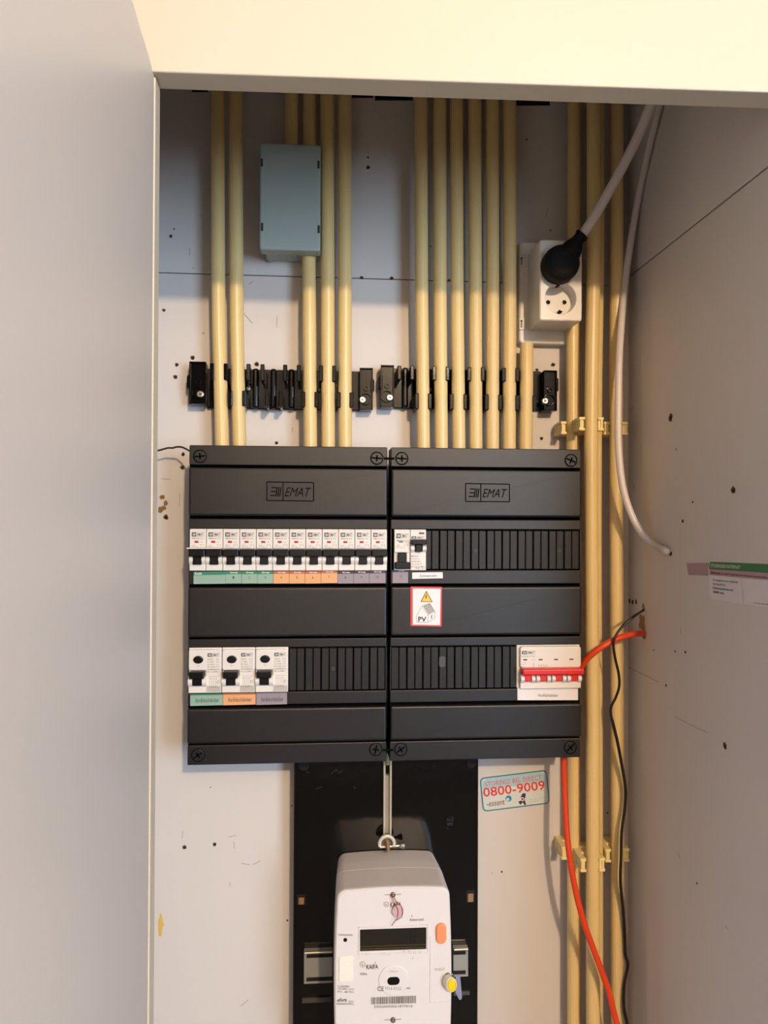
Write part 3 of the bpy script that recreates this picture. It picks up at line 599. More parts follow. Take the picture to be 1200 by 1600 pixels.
def breaker(x, zt, label, kind='plain', hgt=None, group='circuit breakers in the upper row'):
    """single module breaker; x = left edge, zt = top"""
    h = hgt or H1-.0004; z0 = zt-h; t = thing('circuit_breaker', label, 'circuit breaker', Vector((x+M/2, -.060, z0)), group)
    a, b = x+.00025, x+M-.00025
    fz = lambda f: zt-h*f
    bm = NB()
    if kind == 'plain': y0, y1 = .475, .835          # toggle opening
    elif kind == 'off': y0, y1 = .56, .96
    else: y0, y1 = .24, .53
    # body with sloped top lip, face above, recess for the toggle, lower lip
    box(bm, a, b, -BF+.002, -.060, z0, zt, .0003, 1)
    prism(bm, rrect(a, b, fz(y0), zt-.0012, .0004, 2), BF-.0025, BF, .0005, steps=1)
    if y1 < .95: prism(bm, rrect(a, b, z0, fz(y1), .0004, 2), BF-.0025, BF+(.0012 if kind == 'plain' else 0), .0006, steps=1)
    obj('housing', bm, WHITE2, t)
    if kind != 'off':
        for s in (0, 1):      # curved ears beside the toggle
            xa = a if s == 0 else b-.0042; bm = NB(); zz0, zz1 = fz(y1+.02), fz(y0+.13)
            n = 8; P = []
            for i in range(n+1):
                u = i/n; P.append((-(BF-.001+.0052*math.sin(PI*(.12+.76*u))), zz0+(zz1-zz0)*u))
            P = [(-BF+.002, zz0)]+P+[(-BF+.002, zz1)]
            tb = bmesh.new(); A = [tb.verts.new((xa, y, z)) for y, z in P]; B = [tb.verts.new((xa+.0042, y, z)) for y, z in P]
            tb.faces.new(A); tb.faces.new(B)
            for i in range(len(P)): tb.faces.new((A[i], A[(i+1) % len(P)], B[(i+1) % len(P)], B[i]))
            bmesh.ops.recalc_face_normals(tb, faces=tb.faces[:]); merge(bm, tb)
            obj('toggle_guard', bm, WHITE2, t)
    bm = NB(); cx = (a+b)/2; sw = .0048
    if kind == 'off':
        box(bm, cx-.0049, cx+.0049, -BF-.003, -BF+.002, fz(.80), fz(.565), .0006, 1); box(bm, cx-.0086, cx+.0086, -BF-.0095, -BF, fz(.955), fz(.79), .0011, 2)
    else:
        top = y0+.01; box(bm, cx-.0087, cx+.0087, -BF-.0085, -BF+.001, fz(top+.17 if kind == 'plain' else top+.115), fz(top), .0010, 2)
        box(bm, cx-sw*(1 if kind == 'plain' else .72), cx+sw*(1 if kind == 'plain' else .72), -BF-.0045, -BF+.001, fz(y1+.015), fz(top+.1), .0006, 1)
        box(bm, cx-sw*.7, cx+sw*.7, -BF-.0049, -BF-.004, fz((y0+y1)/2+.06), fz((y0+y1)/2+.05))
    obj('toggle', bm, TOGGLE, t)
    bm = NB(); o = BF+.00012
    if kind in ('plain', 'off'):
        s = .82 if kind == 'plain' else 1.0
        tiny_logo(bm, a+.0022, b-.0018, fz(.165*s+.05), fz(.085*s+.012), o, 0, 1, 2)
        textq(bm, 'EM6KN-B 16 A', qr(a+.0026, b-.0026, fz(.255*s+.035), fz(.215*s+.035), o), 3, fat=.01)
        if kind == 'plain': quad(bm, qr(a+.0052, a+.0096, fz(.335), fz(.285), o), 4)
        else: quad(bm, qr(a+.0050, a+.0098, fz(.325), fz(.275), o), 2)
        textq(bm, '10A', qr(a+.0118, a+.0140, fz(.335), fz(.30), o), 2)
        for k, (u, tx) in enumerate(((.385, '230V'), (.415, '6000 A'), (.45, 'IEC 60898'))):
            textq(bm, tx, qr(a+.0022, a+.0062+.0022*k, fz(u+.012), fz(u-.012), o), 2)
        for q in ((b-.0062, b-.0060, .38, .46), (b-.0022, b-.0020, .38, .46), (b-.0062, b-.0050, .375, .383), (b-.0034, b-.0020, .375, .383), (b-.0046, b-.0044, .36, .40)): quad(bm, qr(q[0], q[1], fz(q[3]), fz(q[2]), o), 3)
    else:
        box(bm, a+.0095, a+.0155, -BF-.0004, -BF, fz(.115), fz(.065), .0002, 1, 3)
        tiny_logo(bm, a+.0012, b-.0018, fz(.225), fz(.165), o, 0, 1, 2)
        for k, tx in enumerate(('EM16-30', 'In 16A 30 mA L N', '6000A IEC', 'Un 230 V', 'IP20 CE')): textq(bm, tx, qr(a+.0008, a+.0090+.0012*k, fz(.665+.065*k), fz(.635+.065*k), o), 3 if k else 0, fat=.01)
        textq(bm, 'CE', qr(a+.0060, a+.0102, fz(.965), fz(.92), o), 0); q = bm; annulus(bm, b-.0035, fz(.935), .0012, .0016, BF, o, 3, 12)
    obj('print', bm, [INK, PAPER, INKL, INKM, REDI], t)
    return t
zt1 = Zg['r1']-.0002
row = [('circuit breaker furthest left in the upper row, first of two above wide green label', None),
       ('second circuit breaker from the left in the upper row, beside green label 1', None)]
cols = ['green', 'green', 'green', 'orange', 'orange', 'orange', 'orange', 'purple', 'purple', 'purple']
proto = breaker(lx, zt1, row[0][0])
# white lip joining the first two breakers
lip_z = zt1-(H1-.0004)*.455
for i in range(1, 12):
    lab = row[1][0] if i == 1 else ('first', 'second', 'third', 'first', 'second', 'third', 'fourth', 'first', 'second', 'third')[i-2]+' from left of the breakers standing above %s numbered labels' % cols[i-2]
    copy_tree(proto, proto.location+Vector((M*i, 0, 0)), lab)
q = pt(616, 829, BF); breaker(q.x, zt1, 'circuit breaker with its toggle down, first in the right fuse board', 'off', group='breakers at the left end of the right board')
breaker(q.x+M, zt1, 'residual-current breaker with raised black toggle beside the blanking strips', 'rcbo', group='breakers at the left end of the right board')
lip = NB(); box(lip, lx-.0016, lx+2*M-.0006, -BF-.0100, -BF, lip_z-.0008, lip_z+.0006, .0004, 1); obj('linking_lip', lip, WHITE2, proto)
# ---------------------------------------------------------------- residual current devices
H2 = Zg['r2']-Zg['r2e']
def rcd(x, zt, label):
    h = H2-.0002; W = 2*M; z0 = zt-h; t = thing('residual_current_device', label, 'residual current device', Vector((x+W/2, -.060, z0)), 'residual current devices in the lower row')
    a, b = x+.0003, x+W-.0003; fz = lambda f: zt-h*f; bm = NB()
    box(bm, a, b, -BF+.002, -.060, z0, zt, .0004, 1)
    prism(bm, rrect(a, b, fz(.50), fz(.035), .0022, 3), BF-.0035, BF+.0012, .0012, steps=2)
    prism(bm, rrect(a+.019, b, z0, fz(.49), .0003, 1), BF-.0035, BF+.0012, .0004, steps=1)
    prism(bm, rrect(a, b, z0, fz(.83), .0005, 2), BF-.0035, BF+.0012, .0006, steps=1)
    obj('housing', bm, WHITE2, t)
    for s in (0, 1):
        xa = a if s == 0 else a+.0150; bm = NB(); zz0, zz1 = fz(.86), fz(.62); n = 8; P = [(-BF+.002, zz0)]
        for i in range(n+1): u = i/n; P.append((-(BF-.001+.0062*math.sin(PI*(.12+.76*u))), zz0+(zz1-zz0)*u))
        P.append((-BF+.002, zz1)); tb = bmesh.new(); A = [tb.verts.new((xa, y, z)) for y, z in P]; B = [tb.verts.new((xa+.0045, y, z)) for y, z in P]
        tb.faces.new(A); tb.faces.new(B)
        for i in range(len(P)): tb.faces.new((A[i], A[(i+1) % len(P)], B[(i+1) % len(P)], B[i]))
        bmesh.ops.recalc_face_normals(tb, faces=tb.faces[:]); merge(bm, tb); obj('toggle_guard', bm, WHITE2, t)
    bm = NB(); cx = a+.0098; box(bm, cx-.0080, cx+.0080, -BF-.0095, -BF+.001, fz(.655), fz(.50), .0011, 2); box(bm, cx-.0052, cx+.0052, -BF-.005, -BF+.001, fz(.825), fz(.63), .0006, 1); obj('toggle', bm, TOGGLE, t)
    bm = NB(); cyl(bm, a+.0105, fz(.255), .0054, BF, BF+.0030, .0010, 0, 28, rz=.0042); obj('test_button', bm, TOGGLE, t)
    o = BF+.0013; bm = NB()
    tiny_logo(bm, a+.0205, b-.0022, fz(.195), fz(.115), o, 0, 1, 2)
    textq(bm, 'TEST', qr(a+.009, a+.012, fz(.41), fz(.385), o), 3)
    for k, tx in enumerate(('EMA40-4P', 'In 40A', 'Idn 30mA', 'IDm 500A', 'Un 230/400V', 'IEC 61008')):
        zz = .235+.055*k; textq(bm, tx, qr(a+.0205, a+.0265+.0008*k, fz(zz+.036), fz(zz), o), 3); textq(bm, ('40A', '30mA', '~AC', '10kA', '50Hz', 'Type A')[k], qr(b-.0062, b-.0022, fz(zz+.034), fz(zz), o), 2)
    quad(bm, qr(a+.0215, b-.0025, fz(.632), fz(.627), o), 3)
    textq(bm, 'N 1 3 5', qr(a+.0225, b-.0050, fz(.70), fz(.66), o), 3)
    for k in range(5): quad(bm, qr(a+.0225+.0022*k, a+.0228+.0022*k, fz(.83), fz(.71), o), 2)
    textq(bm, '2 4 6 N', qr(a+.0225, b-.0050, fz(.88), fz(.84), o), 3); annulus(bm, b-.0036, fz(.76), .0013, .0016, BF, o, 3, 10)
    obj('print', bm, [INK, PAPER, INKL, INKM], t); return t
zt2 = Zg['r2']+.0006
r0 = rcd(lx-.0002, zt2, 'residual current device above the green label')
copy_tree(r0, r0.location+Vector((2*M, 0, 0)), 'residual current device above the orange label')
copy_tree(r0, r0.location+Vector((4*M, 0, 0)), 'residual current device above the purple label')
# ---------------------------------------------------------------- main switch
q0, q1 = pt(811, 1014, BF), pt(907, 1014, BF)
h = H2-.0002; z0 = zt2-h; ms = thing('main_switch', 'white four-pole main switch with a red toggle bar', 'switch', Vector(((q0.x+q1.x)/2, -.060, z0)))
a, b = q0.x, q1.x; fz = lambda f: zt2-h*f
bm = NB(); box(bm, a-.002, b, -BF+.003, -.060, z0, zt2, .0006, 1); prism(bm, rrect(a+.001, b, fz(.52), fz(.03), .003, 4), BF-.004, BF+.0022, .0012); prism(bm, rrect(a+.001, b, z0, fz(.82), .001, 2), BF-.004, BF+.0022, .0008)
obj('housing', bm, WHITE2, ms)
pw = (b-a)/4
for i in range(4):
    for s in (0, 1):
        xa = a+.0008+pw*i if s == 0 else a+pw*(i+1)-.0046; bm = NB(); zz0, zz1 = fz(.86), fz(.66); n = 8; P = [(-BF+.002, zz0)]
        for k in range(n+1): u = k/n; P.append((-(BF+.0005+.0068*math.sin(PI*(.12+.76*u))), zz0+(zz1-zz0)*u))
        P.append((-BF+.002, zz1)); tb = bmesh.new(); A = [tb.verts.new((xa, y, z)) for y, z in P]; B = [tb.verts.new((xa+.0040, y, z)) for y, z in P]
        tb.faces.new(A); tb.faces.new(B)
        for k in range(len(P)): tb.faces.new((A[k], A[(k+1) % len(P)], B[(k+1) % len(P)], B[k]))
        bmesh.ops.recalc_face_normals(tb, faces=tb.faces[:]); merge(bm, tb); obj('toggle_guard', bm, WHITE2, ms)
bm = NB(); box(bm, a+.0012, b+.0010, -BF-.0115, -BF+.001, fz(.655), fz(.515), .0016, 3)
for i in range(4): box(bm, a+pw*i+.0050, a+pw*(i+1)-.0050, -BF-.006, -BF+.001, fz(.82), fz(.64), .0006, 1)
obj('toggle_bar', bm, REDP, ms)
bm = NB(); o = BF+.0023
tiny_logo(bm, a+.0028, a+.0182, fz(.205), fz(.125), o, 0, 1, 2); textq(bm, 'EMH40A-4P 40A', qr(a+.0028, a+.0178, fz(.265), fz(.235), o), 3)
for k in range(4): quad(bm, qr(a+.0042+pw*k, a+.0088+pw*k, fz(.345), fz(.315), o), 0)
textq(bm, 'AC', qr(a+.014, a+.0175, fz(.345), fz(.315), o), 2)
for k, tx in enumerate(('230', '400V~', 'IEC 60')): textq(bm, tx, qr(a+.0028, a+.0075+.0005*k, fz(.405+.045*k), fz(.38+.045*k), o), 2)
for k in range(4): quad(bm, qr(a+.0225+.0028*k, a+.0229+.0028*k, fz(.50), fz(.455), o), 3); quad(bm, qr(a+.0215+.0028*k, a+.0229+.0028*k, fz(.462), fz(.452), o), 3)
quad(bm, qr(a+.0158, a+.0162, fz(.50), fz(.40), o), 3)
obj('print', bm, [INK, PAPER, INKL, INKM], ms)

# ---------------------------------------------------------------- paper labels under the breakers (parts of the boards)
def label(parent, q, base, top=None, head=None, body=None, headm=WPRINT, bodyq=None, split=.28):
    L = lambda u, v, e=0: q[0].lerp(q[1], u).lerp(q[3].lerp(q[2], u), v)+BACKN*e
    bm = NB(); slab(bm, q, BACKN, .00025, 0)
    if top: slab(bm, [L(0, 0), L(1, 0), L(1, split), L(0, split)], BACKN, .00030, 1)
    if head: textq(bm, head[0], [L(head[1], .04, .0004), L(head[2], .04, .0004), L(head[2], split*.85, .0004), L(head[1], split*.85, .0004)], 2, fat=.015)
    if body: textq(bm, body[0], [L(body[1], body[3], .0004), L(body[2], body[3], .0004), L(body[2], body[4], .0004), L(body[1], body[4], .0004)], 3)
    o = obj('circuit_label', bm, [base, top or base, headm, INK], parent); return o
LO = PF+.0002
o = label(lb, qp((302.5, 893.5), (352.5, 892.5), (352.5, 912), (302.5, 912.5), LO), GREENL, GREEND, ('Kracht', .04, .26)); o['label'] = 'wide green paper label'
xs = [352.5, 377.5, 402, 427, 452, 476.5, 501.5, 527.5, 552.5, 577, 602.5]
for i in range(10):
    a_, b_ = xs[i]+.3, xs[i+1]-.2; m_, d_ = ((GREENL, GREEND), (ORL, ORD), (PUL, PUD))[0 if i < 3 else 1 if i < 7 else 2]
    dy = (0, 0, 0, 0, 0, 0, -1, 0, -.5, -1)[i]
    o = label(lb, qp((a_, 892.5+dy), (b_, 892+dy), (b_, 911.5+dy*.5), (a_, 911.8+dy*.5), LO+.00002*i), m_, d_, ('Groep', .28, .76), (str(i+1), .44 if i < 9 else .40, .54 if i < 9 else .58, .42, .62), split=.22 if i > 2 else .25)
    o['label'] = '%s paper label number %d' % (cols[i], i+1)
o = label(rb, qp((613.5, 890), (637.5, 890), (637.5, 911), (613.5, 911), LO), PUL, PUD, ('Groep', .36, .76), ('11', .48, .60, .42, .62), split=.18); o['label'] = 'purple paper label number 11'
o = label(rb, qp((644, 894.5), (691.5, 894), (692, 903.5), (644, 904.5), LO), PAPER, body=('Zonnepanelen', .24, .80, .35, .85)); o['label'] = 'small white paper label'
for i, (m_, d_) in enumerate(((GREENL, GREEND), (ORL, ORD), (PUL, PUD))):
    a_ = (297.3, 348.6, 400.5)[i]; b_ = (348.2, 399.5, 448.5)[i]; y_ = (1084.5, 1083.5, 1083)[i]
    o = label(lb, qp((a_, y_), (b_, y_-.8), (b_, y_+17.2), (a_, y_+18.5), LO), m_, d_ if i < 2 else None, body=('Aardlekschakelaar', .15, .88, .34, .72), split=.12); o['label'] = ('green', 'orange', 'purple')[i]+' earth leakage label'
o = label(rb, qp((808.5, 1074.5), (903, 1074.5), (903, 1094), (808.5, 1094), LO), PAPER, body=('Hoofdschakelaar', .34, .67, .48, .72)); o['label'] = 'white main switch label'

# ---------------------------------------------------------------- solar warning sticker
off = PF+.0043; q = qp((641.5, 916.5), (690.5, 917), (690, 979), (641.5, 978), off)
L = lambda u, v, e=.0003: q[0].lerp(q[1], u).lerp(q[3].lerp(q[2], u), v)+BACKN*e
pv = NB(); slab(pv, q, BACKN, .0002, 0); quad(pv, [L(.07, .045), L(.96, .045), L(.945, .965), L(.07, .965)], 1)
quad(pv, [L(.50, .10, .0004), L(.315, .385, .0004), L(.705, .385, .0004)], 2); quad(pv, [L(.50, .135, .0005), L(.35, .37, .0005), L(.668, .37, .0005)], 3)
quad(pv, [L(.50, .185, .0006), L(.455, .275, .0006), L(.49, .275, .0006), L(.475, .335, .0006), L(.53, .245, .0006), L(.495, .245, .0006), L(.525, .19, .0006)], 2)
def ln(bm, a, b, w, mi, e=.0004):
    A, B = L(*a, e), L(*b, e); d = (B-A).normalized(); n = Vector((-d.z, 0, d.x))*w; quad(bm, [A+n, B+n, B-n, A-n], mi)
for a_, b_ in (((.19, .90), (.19, .74)), ((.19, .74), (.37, .485)), ((.37, .485), (.56, .72)), ((.56, .72), (.56, .90)), ((.56, .90), (.19, .90)), ((.56, .90), (.775, .79)), ((.775, .79), (.775, .62)), ((.37, .485), (.61, .415)), ((.56, .72), (.775, .62)), ((.61, .415), (.775, .62))): ln(pv, a_, b_, .00016, 2)
quad(pv, [L(.40, .487, .0004), L(.61, .425, .0004), L(.76, .612, .0004), L(.575, .695, .0004)], 4)
for k in range(1, 5): ln(pv, (.40+.044*k, .487+.052*k), (.61+.0375*k, .425+.047*k), .00012, 1, .0005)
for k in range(1, 5): ln(pv, (.40+.042*k, .487-.0125*k), (.575+.037*k, .695-.0166*k), .00012, 1, .0005)
textq(pv, 'PV', [L(.245, .76), L(.505, .76), L(.505, .885), L(.245, .885)], 2, fat=.02)
quad(pv, [L(.675, .715, .0004), L(.645, .78, .0004), L(.67, .775, .0004), L(.655, .845, .0004), L(.70, .755, .0004), L(.675, .76, .0004), L(.70, .705, .0004)], 2)
solo('warning_sticker', pv, [REDB, PAPER, INK, YEL, INKL], 'red-bordered solar warning sticker with yellow triangle and house drawing', 'sticker')

# ================================================================ STICKER ON THE BACK WALL
c0 = pt(804.5, 1235.5, .0003); ang = .098; Wd, Hd = .0842, .0418
ex, ez = Vector((math.cos(ang), 0, math.sin(ang))), Vector((-math.sin(ang), 0, math.cos(ang)))
def T(u, v, e=0): return c0+ex*((u-.5)*Wd)+ez*((.5-v)*Hd)+BACKN*e
def rr2(i, r): return [T(x/Wd+.5, .5-z/Hd, 0) for x, z in rrect(-Wd/2+i, Wd/2-i, -Hd/2+i, Hd/2-i, r, 6)]
bm = NB(); slab(bm, rr2(0, .0056), BACKN, .0002, 0)
quad(bm, [p+BACKN*.0003 for p in rr2(.0013, .0045)], 1); quad(bm, [p+BACKN*.00035 for p in rr2(.0018, .0040)], 2)
quad(bm, [T(.03, .36, .0004), T(.97, .36, .0004), T(.97, .12, .0004), T(.90, .045, .0004), T(.10, .045, .0004), T(.03, .12, .0004)], 1)
TQ = lambda u0, u1, v0, v1, e=.0005: [T(u0, v0, e), T(u1, v0, e), T(u1, v1, e), T(u0, v1, e)]
textq(bm, 'STORING? BEL DIRECT', TQ(.07, .91, .13, .27), 3, fat=.005)
textq(bm, '0800-9009', TQ(.03, .95, .30, .575), 4, fat=.012)
textq(bm, '-essent', TQ(.065, .335, .72, .86), 5, shear=.2, fat=.005)
def disc(u, v, r, mi, e, n=20, sx=1): quad(bm, [T(u, v, e)+ex*(r*sx*math.cos(2*PI*i/n))+ez*(r*math.sin(2*PI*i/n)) for i in range(n)], mi)
disc(.395, .70, .0038, 6, .0005); disc(.382, .725, .0019, 2, .0006)
quad(bm, [T(.56, .93, .0005), T(.535, .83, .0005), T(.58, .80, .0005), T(.575, .70, .0005), T(.61, .60, .0005), T(.655, .61, .0005), T(.645, .72, .0005), T(.63, .80, .0005), T(.645, .92, .0005), T(.625, .97, .0005), T(.60, .86, .0005)], 7)
disc(.598, .77, .0026, 2, .0006); disc(.598, .77, .0015, 4, .0007); 
textq(bm, 'Nationaal Storingsnummer', TQ(.70, .95, .80, .825), 8); textq(bm, 'Gas en stroom', TQ(.70, .84, .86, .885), 8)
solo('phone_sticker', bm, [TEAL, SKYB, PALEB, PINKT, REDT, MAROON, BLUEI, NAVY, INKL], 'tilted blue-rimmed sticker with red telephone number on the back wall', 'sticker')

# ================================================================ STICKER CARD ON THE SIDE WALL
N2 = Vector((-1, 0, 0))
def qx(a, b, c, d, ins=0): return [ptx(*a, ins), ptx(*b, ins), ptx(*c, ins), ptx(*d, ins)]
bm = NB(); slab(bm, qx((1073, 880), (1110, 879.5), (1110, 899.5), (1076, 898.5)), N2, .0003); solo('tape_strip', bm, LILAC, 'short strip of faded lilac tape left of the card on the side wall', 'tape')
bm = NB()
slab(bm, [ptx(*p) for p in ((1107.5, 888), (1109.5, 878), (1112, 877.3), (1200, 881.2), (1214, 881.9), (1214, 950.8), (1200, 949), (1118, 938), (1111, 934.5), (1108.5, 925))], N2, .0004, 0)
quad(bm, qx((1107.5, 889.0), (1109.5, 877.6), (1214, 882.1), (1214, 896.2), .0006), 1); quad(bm, qx((1108.2, 889.3), (1214, 896.3), (1214, 907.8), (1108.6, 898.5), .0006), 2)
textq(bm, 'STORINGEN INTERNET', qx((1110.5, 880.5), (1157, 884.0), (1157, 888.9), (1110.5, 886.6), .0008), 3, fat=.01)
textq(bm, 'Makkelijk en snel internet en internet aansluiting', qx((1110.5, 892.8), (1198, 900.8), (1198, 904.5), (1110.5, 897.4), .0008), 4, fat=.01)
for k, (tx, x1_) in enumerate((('Uw gegevens en nummer', 1153), ('Storing (24 u.)', 1133), ('Klantenservice nr.', 1146), ('0800 etc.', 1132))):
    y_ = 904.5+6.2*k; textq(bm, tx, qx((1114, y_), (x1_, y_+(x1_-1114)*.09), (x1_, y_+4+(x1_-1114)*.10), (1114, y_+3.2), .0008), 5, fat=.01)
quad(bm, qx((1157, 903), (1158.5, 903), (1161.5, 940.5), (1160, 940.2), .0007), 6)
textq(bm, 'www.aansluiting', qx((1177.5, 940.5), (1212, 944.2), (1212, 947.8), (1177.5, 943.4), .0008), 5)
solo('info_card', bm, [mat('card_white', (.93, .90, .92), .5), GRNB, PINK, WPRINT, MAROON, INK, PAPER], 'white card with a green band stuck on the side wall at the frame edge', 'sticker')

# ================================================================ METER BACKBOARD
MO = .030
x0, x1 = pt(458.5, 1300, MO).x, pt(747.5, 1300, MO).x; zt = pt(600, 1150, MO).z; zb = EZ-.78
mb = thing('meter_backboard', 'black glossy meter backboard below the fuse boards', 'board', Vector(((x0+x1)/2, 0, zb)))
bm = NB(); prism(bm, rrect(x0, x1, zb, zt, .002, 3), 0, MO, .002, steps=3)

obj('backboard', bm, METERB, mb)
for i, (px0, py0, px1, py1) in enumerate(((464, 1397, 477.5, 1413), (728.5, 1391, 742, 1409))):
    a_, b_ = pt(px0, py0, MO), pt(px1, py1, MO); bm = NB(); box(bm, a_.x, b_.x, -MO-.0004, -MO+.001, b_.z, a_.z, 0, 1, 1)
    s = 1 if i == 0 else -1; box(bm, a_.x+.002, b_.x-.002, -MO-.0006, -MO, b_.z+.0003, a_.z-.004, 0, 1, 0)
    o = obj('square_hole', bm, [mat('shaded_wall_in_hole', (.55, .42, .30), .8), DARKGAP], mb)  # shade on the white wall behind is put into this brown
for px, py in ((475, 1196), (737, 1192)):
    a_ = pt(px, py, MO); bm = NB(); annulus(bm, a_.x, a_.z, .0062, .0075, MO-.001, MO+.0006, 0, 20); cyl(bm, a_.x, a_.z, .0062, MO-.001, MO+.0001, 0, 1, 20); obj('fixing_hole', bm, [METERB, DARKGAP], mb)
for px, py, s in ((504, 1287, 'VDE'), (703, 1286, 'PTB')):
    a_ = pt(px, py, MO); bm = NB(); annulus(bm, a_.x, a_.z, .0070, .0075, MO-.0005, MO+.0005, 0, 24)
    if px > 600: textq(bm, 'TTK NL', qr(a_.x-.0045, a_.x+.0045, a_.z+.002, a_.z+.0055, MO+.0002), 1); textq(bm, '0078', qr(a_.x-.0035, a_.x+.0035, a_.z-.003, a_.z+.0005, MO+.0002), 1)
    obj('moulded_mark', bm, [METERB, mat('raised_mark', (.17, .17, .18), .5)], mb)
# chalky scuffs on the backboard
bm = NB()
for a_, b_ in (((517, 1210), (525, 1202)), ((525, 1202), (531, 1208)), ((531, 1208), (535, 1203)), ((493, 1233), (504, 1229)), ((552, 1229), (556, 1232)), ((478, 1207), (484, 1207)), ((677, 1198), (680, 1196))):
    scratch(bm, [pt(*a_, MO), pt(*b_, MO)], .5)
o = obj('scuff', bm, mat('scuff_grey', (.28, .28, .29), .6), mb); o['kind'] = 'stuff'
# horizontal metal rail pieces left and right of the meter
def rail(px0, px1, y0, y1, closed, lx_):
    a_, b_ = pt(px0, y0, MO+.008), pt(px1, y1, MO+.008); xa, xb = a_.x, b_.x; za, zc = b_.z, a_.z
    bm = NB(); f = .0022
    box(bm, xa, xb, -MO-.0080, -MO, za, zc, .0006, 1, 0)
    box(bm, xa, xb, -MO-.0105, -MO-.007, zc-f, zc+.0004, .0009, 2, 1); box(bm, xa, xb, -MO-.0095, -MO-.007, za, za+f, .0006, 1, 0)
    for z_ in ((zc-f-.0052, zc-f-.0004), (za+f+.0004, za+f+.0046)):
        e0 = xa+(.003 if closed == 'l' else 0); e1 = xb-(.003 if closed == 'r' else 0); box(bm, e0, e1, -MO-.0083, -MO-.007, z_[0], z_[1], 0, 1, 2)
    o = obj('metal_rail', bm, [mat('rail_grey', (.60, .60, .58), .45, metal=.3), BRASS, DARKGAP], mb); o['label'] = 'grey metal rail end'
rail(475, 519.5, 1487, 1535, 'l', 0); rail(708.5, 731.5, 1482, 1525, 'r', 0)
for px0, px1, y0, y1 in ((472, 518, 1561, 1566), (709, 734, 1551, 1555)):
    a_, b_ = pt(px0, y0, MO+.003), pt(px1, y1, MO+.003); bm = NB(); box(bm, a_.x, b_.x, -MO-.003, -MO+.001, b_.z, a_.z, .0004, 1); obj('ledge', bm, mat('ledge_grey', (.27, .25, .25), .5), mb)
# vertical slotted hanger rail with hook and screw
xa, xb = pt(599, 1250, MO+.006).x, pt(612, 1250, MO+.006).x; za, zc = pt(605, 1309, MO+.006).z, pt(605, 1187, MO+.006).z
bm = NB(); fw = .0024
box(bm, xa, xa+fw, -MO-.007, -MO, za, zc, .0005, 1); box(bm, xb-fw, xb, -MO-.007, -MO, za, zc, .0005, 1)
box(bm, xa+fw-.0002, xb-fw+.0002, -MO-.0035, -MO, za+.002, pt(605, 1210, MO).z, .0003, 1, 1); box(bm, xa+.0002, xb-.0002, -MO-.004, -MO, za, za+.0018, .0003, 1, 2)
obj('hanger_rail', bm, [mat('cream_zinc', (.78, .75, .66), .35, metal=.5), mat('dull_zinc', (.62, .58, .53), .4, metal=.5), mat('brass_bit', (.80, .58, .22), .35, metal=.6)], mb)
hc = pt(604.5, 1318, MO+.016); bm = NB()
arc = [hc+Vector((.0085*math.cos(a_), 0, .0085*math.sin(a_))) for a_ in [PI*(-.12+1.24*i/14) for i in range(15)]]
tube(bm, arc, .0021, seg=8); cyl(bm, hc.x, hc.z, .0074, MO+.004, MO+.012, 0, 1, 20)
obj('hook_ring', bm, [mat('white_zinc', (.80, .80, .75), .35, metal=.3), mat('brown_ring_inside', (.44, .36, .28), .6)], mb)
bm = NB(); tube(bm, [hc+Vector((0, -.004, .006)), hc+Vector((.0008, -.004, 0)), hc+Vector((.0016, -.004, -.0075))], .0019, seg=10)
for k in range(6): tube(bm, [hc+Vector((.0002*k, -.004, .004-.002*k)), hc+Vector((.0002*k, -.004, .0034-.002*k))], .0023, seg=10)
obj('hook_bolt', bm, mat('rusty_steel', (.58, .45, .36), .45, metal=.4), mb)
bm = NB(); ba, bb_ = pt(594, 1323.5, MO+.012), pt(631, 1320.5, MO+.012); tube(bm, [ba, ba.lerp(bb_, .8), ba.lerp(bb_, .88), bb_, bb_+(bb_-ba)*.02], [.0017, .0017, .0034, .0042, .0040], seg=14)
for k in range(9): q_ = ba.lerp(bb_, .42+.04*k); tube(bm, [q_, q_+(bb_-ba)*.015], .0021, seg=12)
o = obj('cross_screw', bm, STEEL, mb); o['label'] = 'shiny steel screw lying sideways'
# green-yellow wire end between the boards
bm = NB(); tube(bm, [pt(605, 1176, .045), pt(605.5, 1183, .045), pt(605.5, 1194, .043)], [.0012, .0024, .0026], seg=10); o = obj('wire_tip', bm, mat('olive_plastic', (.50, .50, .33), .5), mb)

# ================================================================ ELECTRICITY METER
MF = .125; mc = pt(612, 1500, MF).x
xl, xr = pt(521.5, 1480, MF).x, pt(707, 1480, MF).x; ztop = pt(612, 1386, MF).z; zbot = EZ-.585
em = thing('electricity_meter', 'white electricity meter with display and orange button', 'meter', Vector(((xl+xr)/2, -MO, zbot)))
def mout(shr, ztp, zbt, r, bulge=.0012):
    """outline of the meter: arched top, rounded corners"""
    a, b = xl+shr, xr-shr; P = []; cxm = (a+b)/2; hw = (b-a)/2
    n = 12
    for i in range(n+1):              # right side bottom to top with slight barrel
        u = i/n; P.append((b-bulge*(2*u-1)**2*2.0, zbt+r+(ztp-2*r-zbt)*u-.0015))
    for i in range(1, 7): a_ = i/6*PI/2; P.append((b-bulge*2-r+r*math.cos(a_), ztp-r+r*math.sin(a_)-.0018))
    for i in range(1, 10):
        u = i/10; x = (b-bulge*2-r)*(1-u)+(a+bulge*2+r)*u; P.append((x, ztp-.0018+.0018*(1-(2*u-1)**2)))
    for i in range(0, 7): a_ = PI/2+i/6*PI/2; P.append((a+bulge*2+r+r*math.cos(a_), ztp-r+r*math.sin(a_)-.0018))
    for i in range(n+1):
        u = 1-i/n; P.append((a+bulge*(2*u-1)**2*2.0, zbt+r+(ztp-2*r-zbt)*u-.0015))
    return P
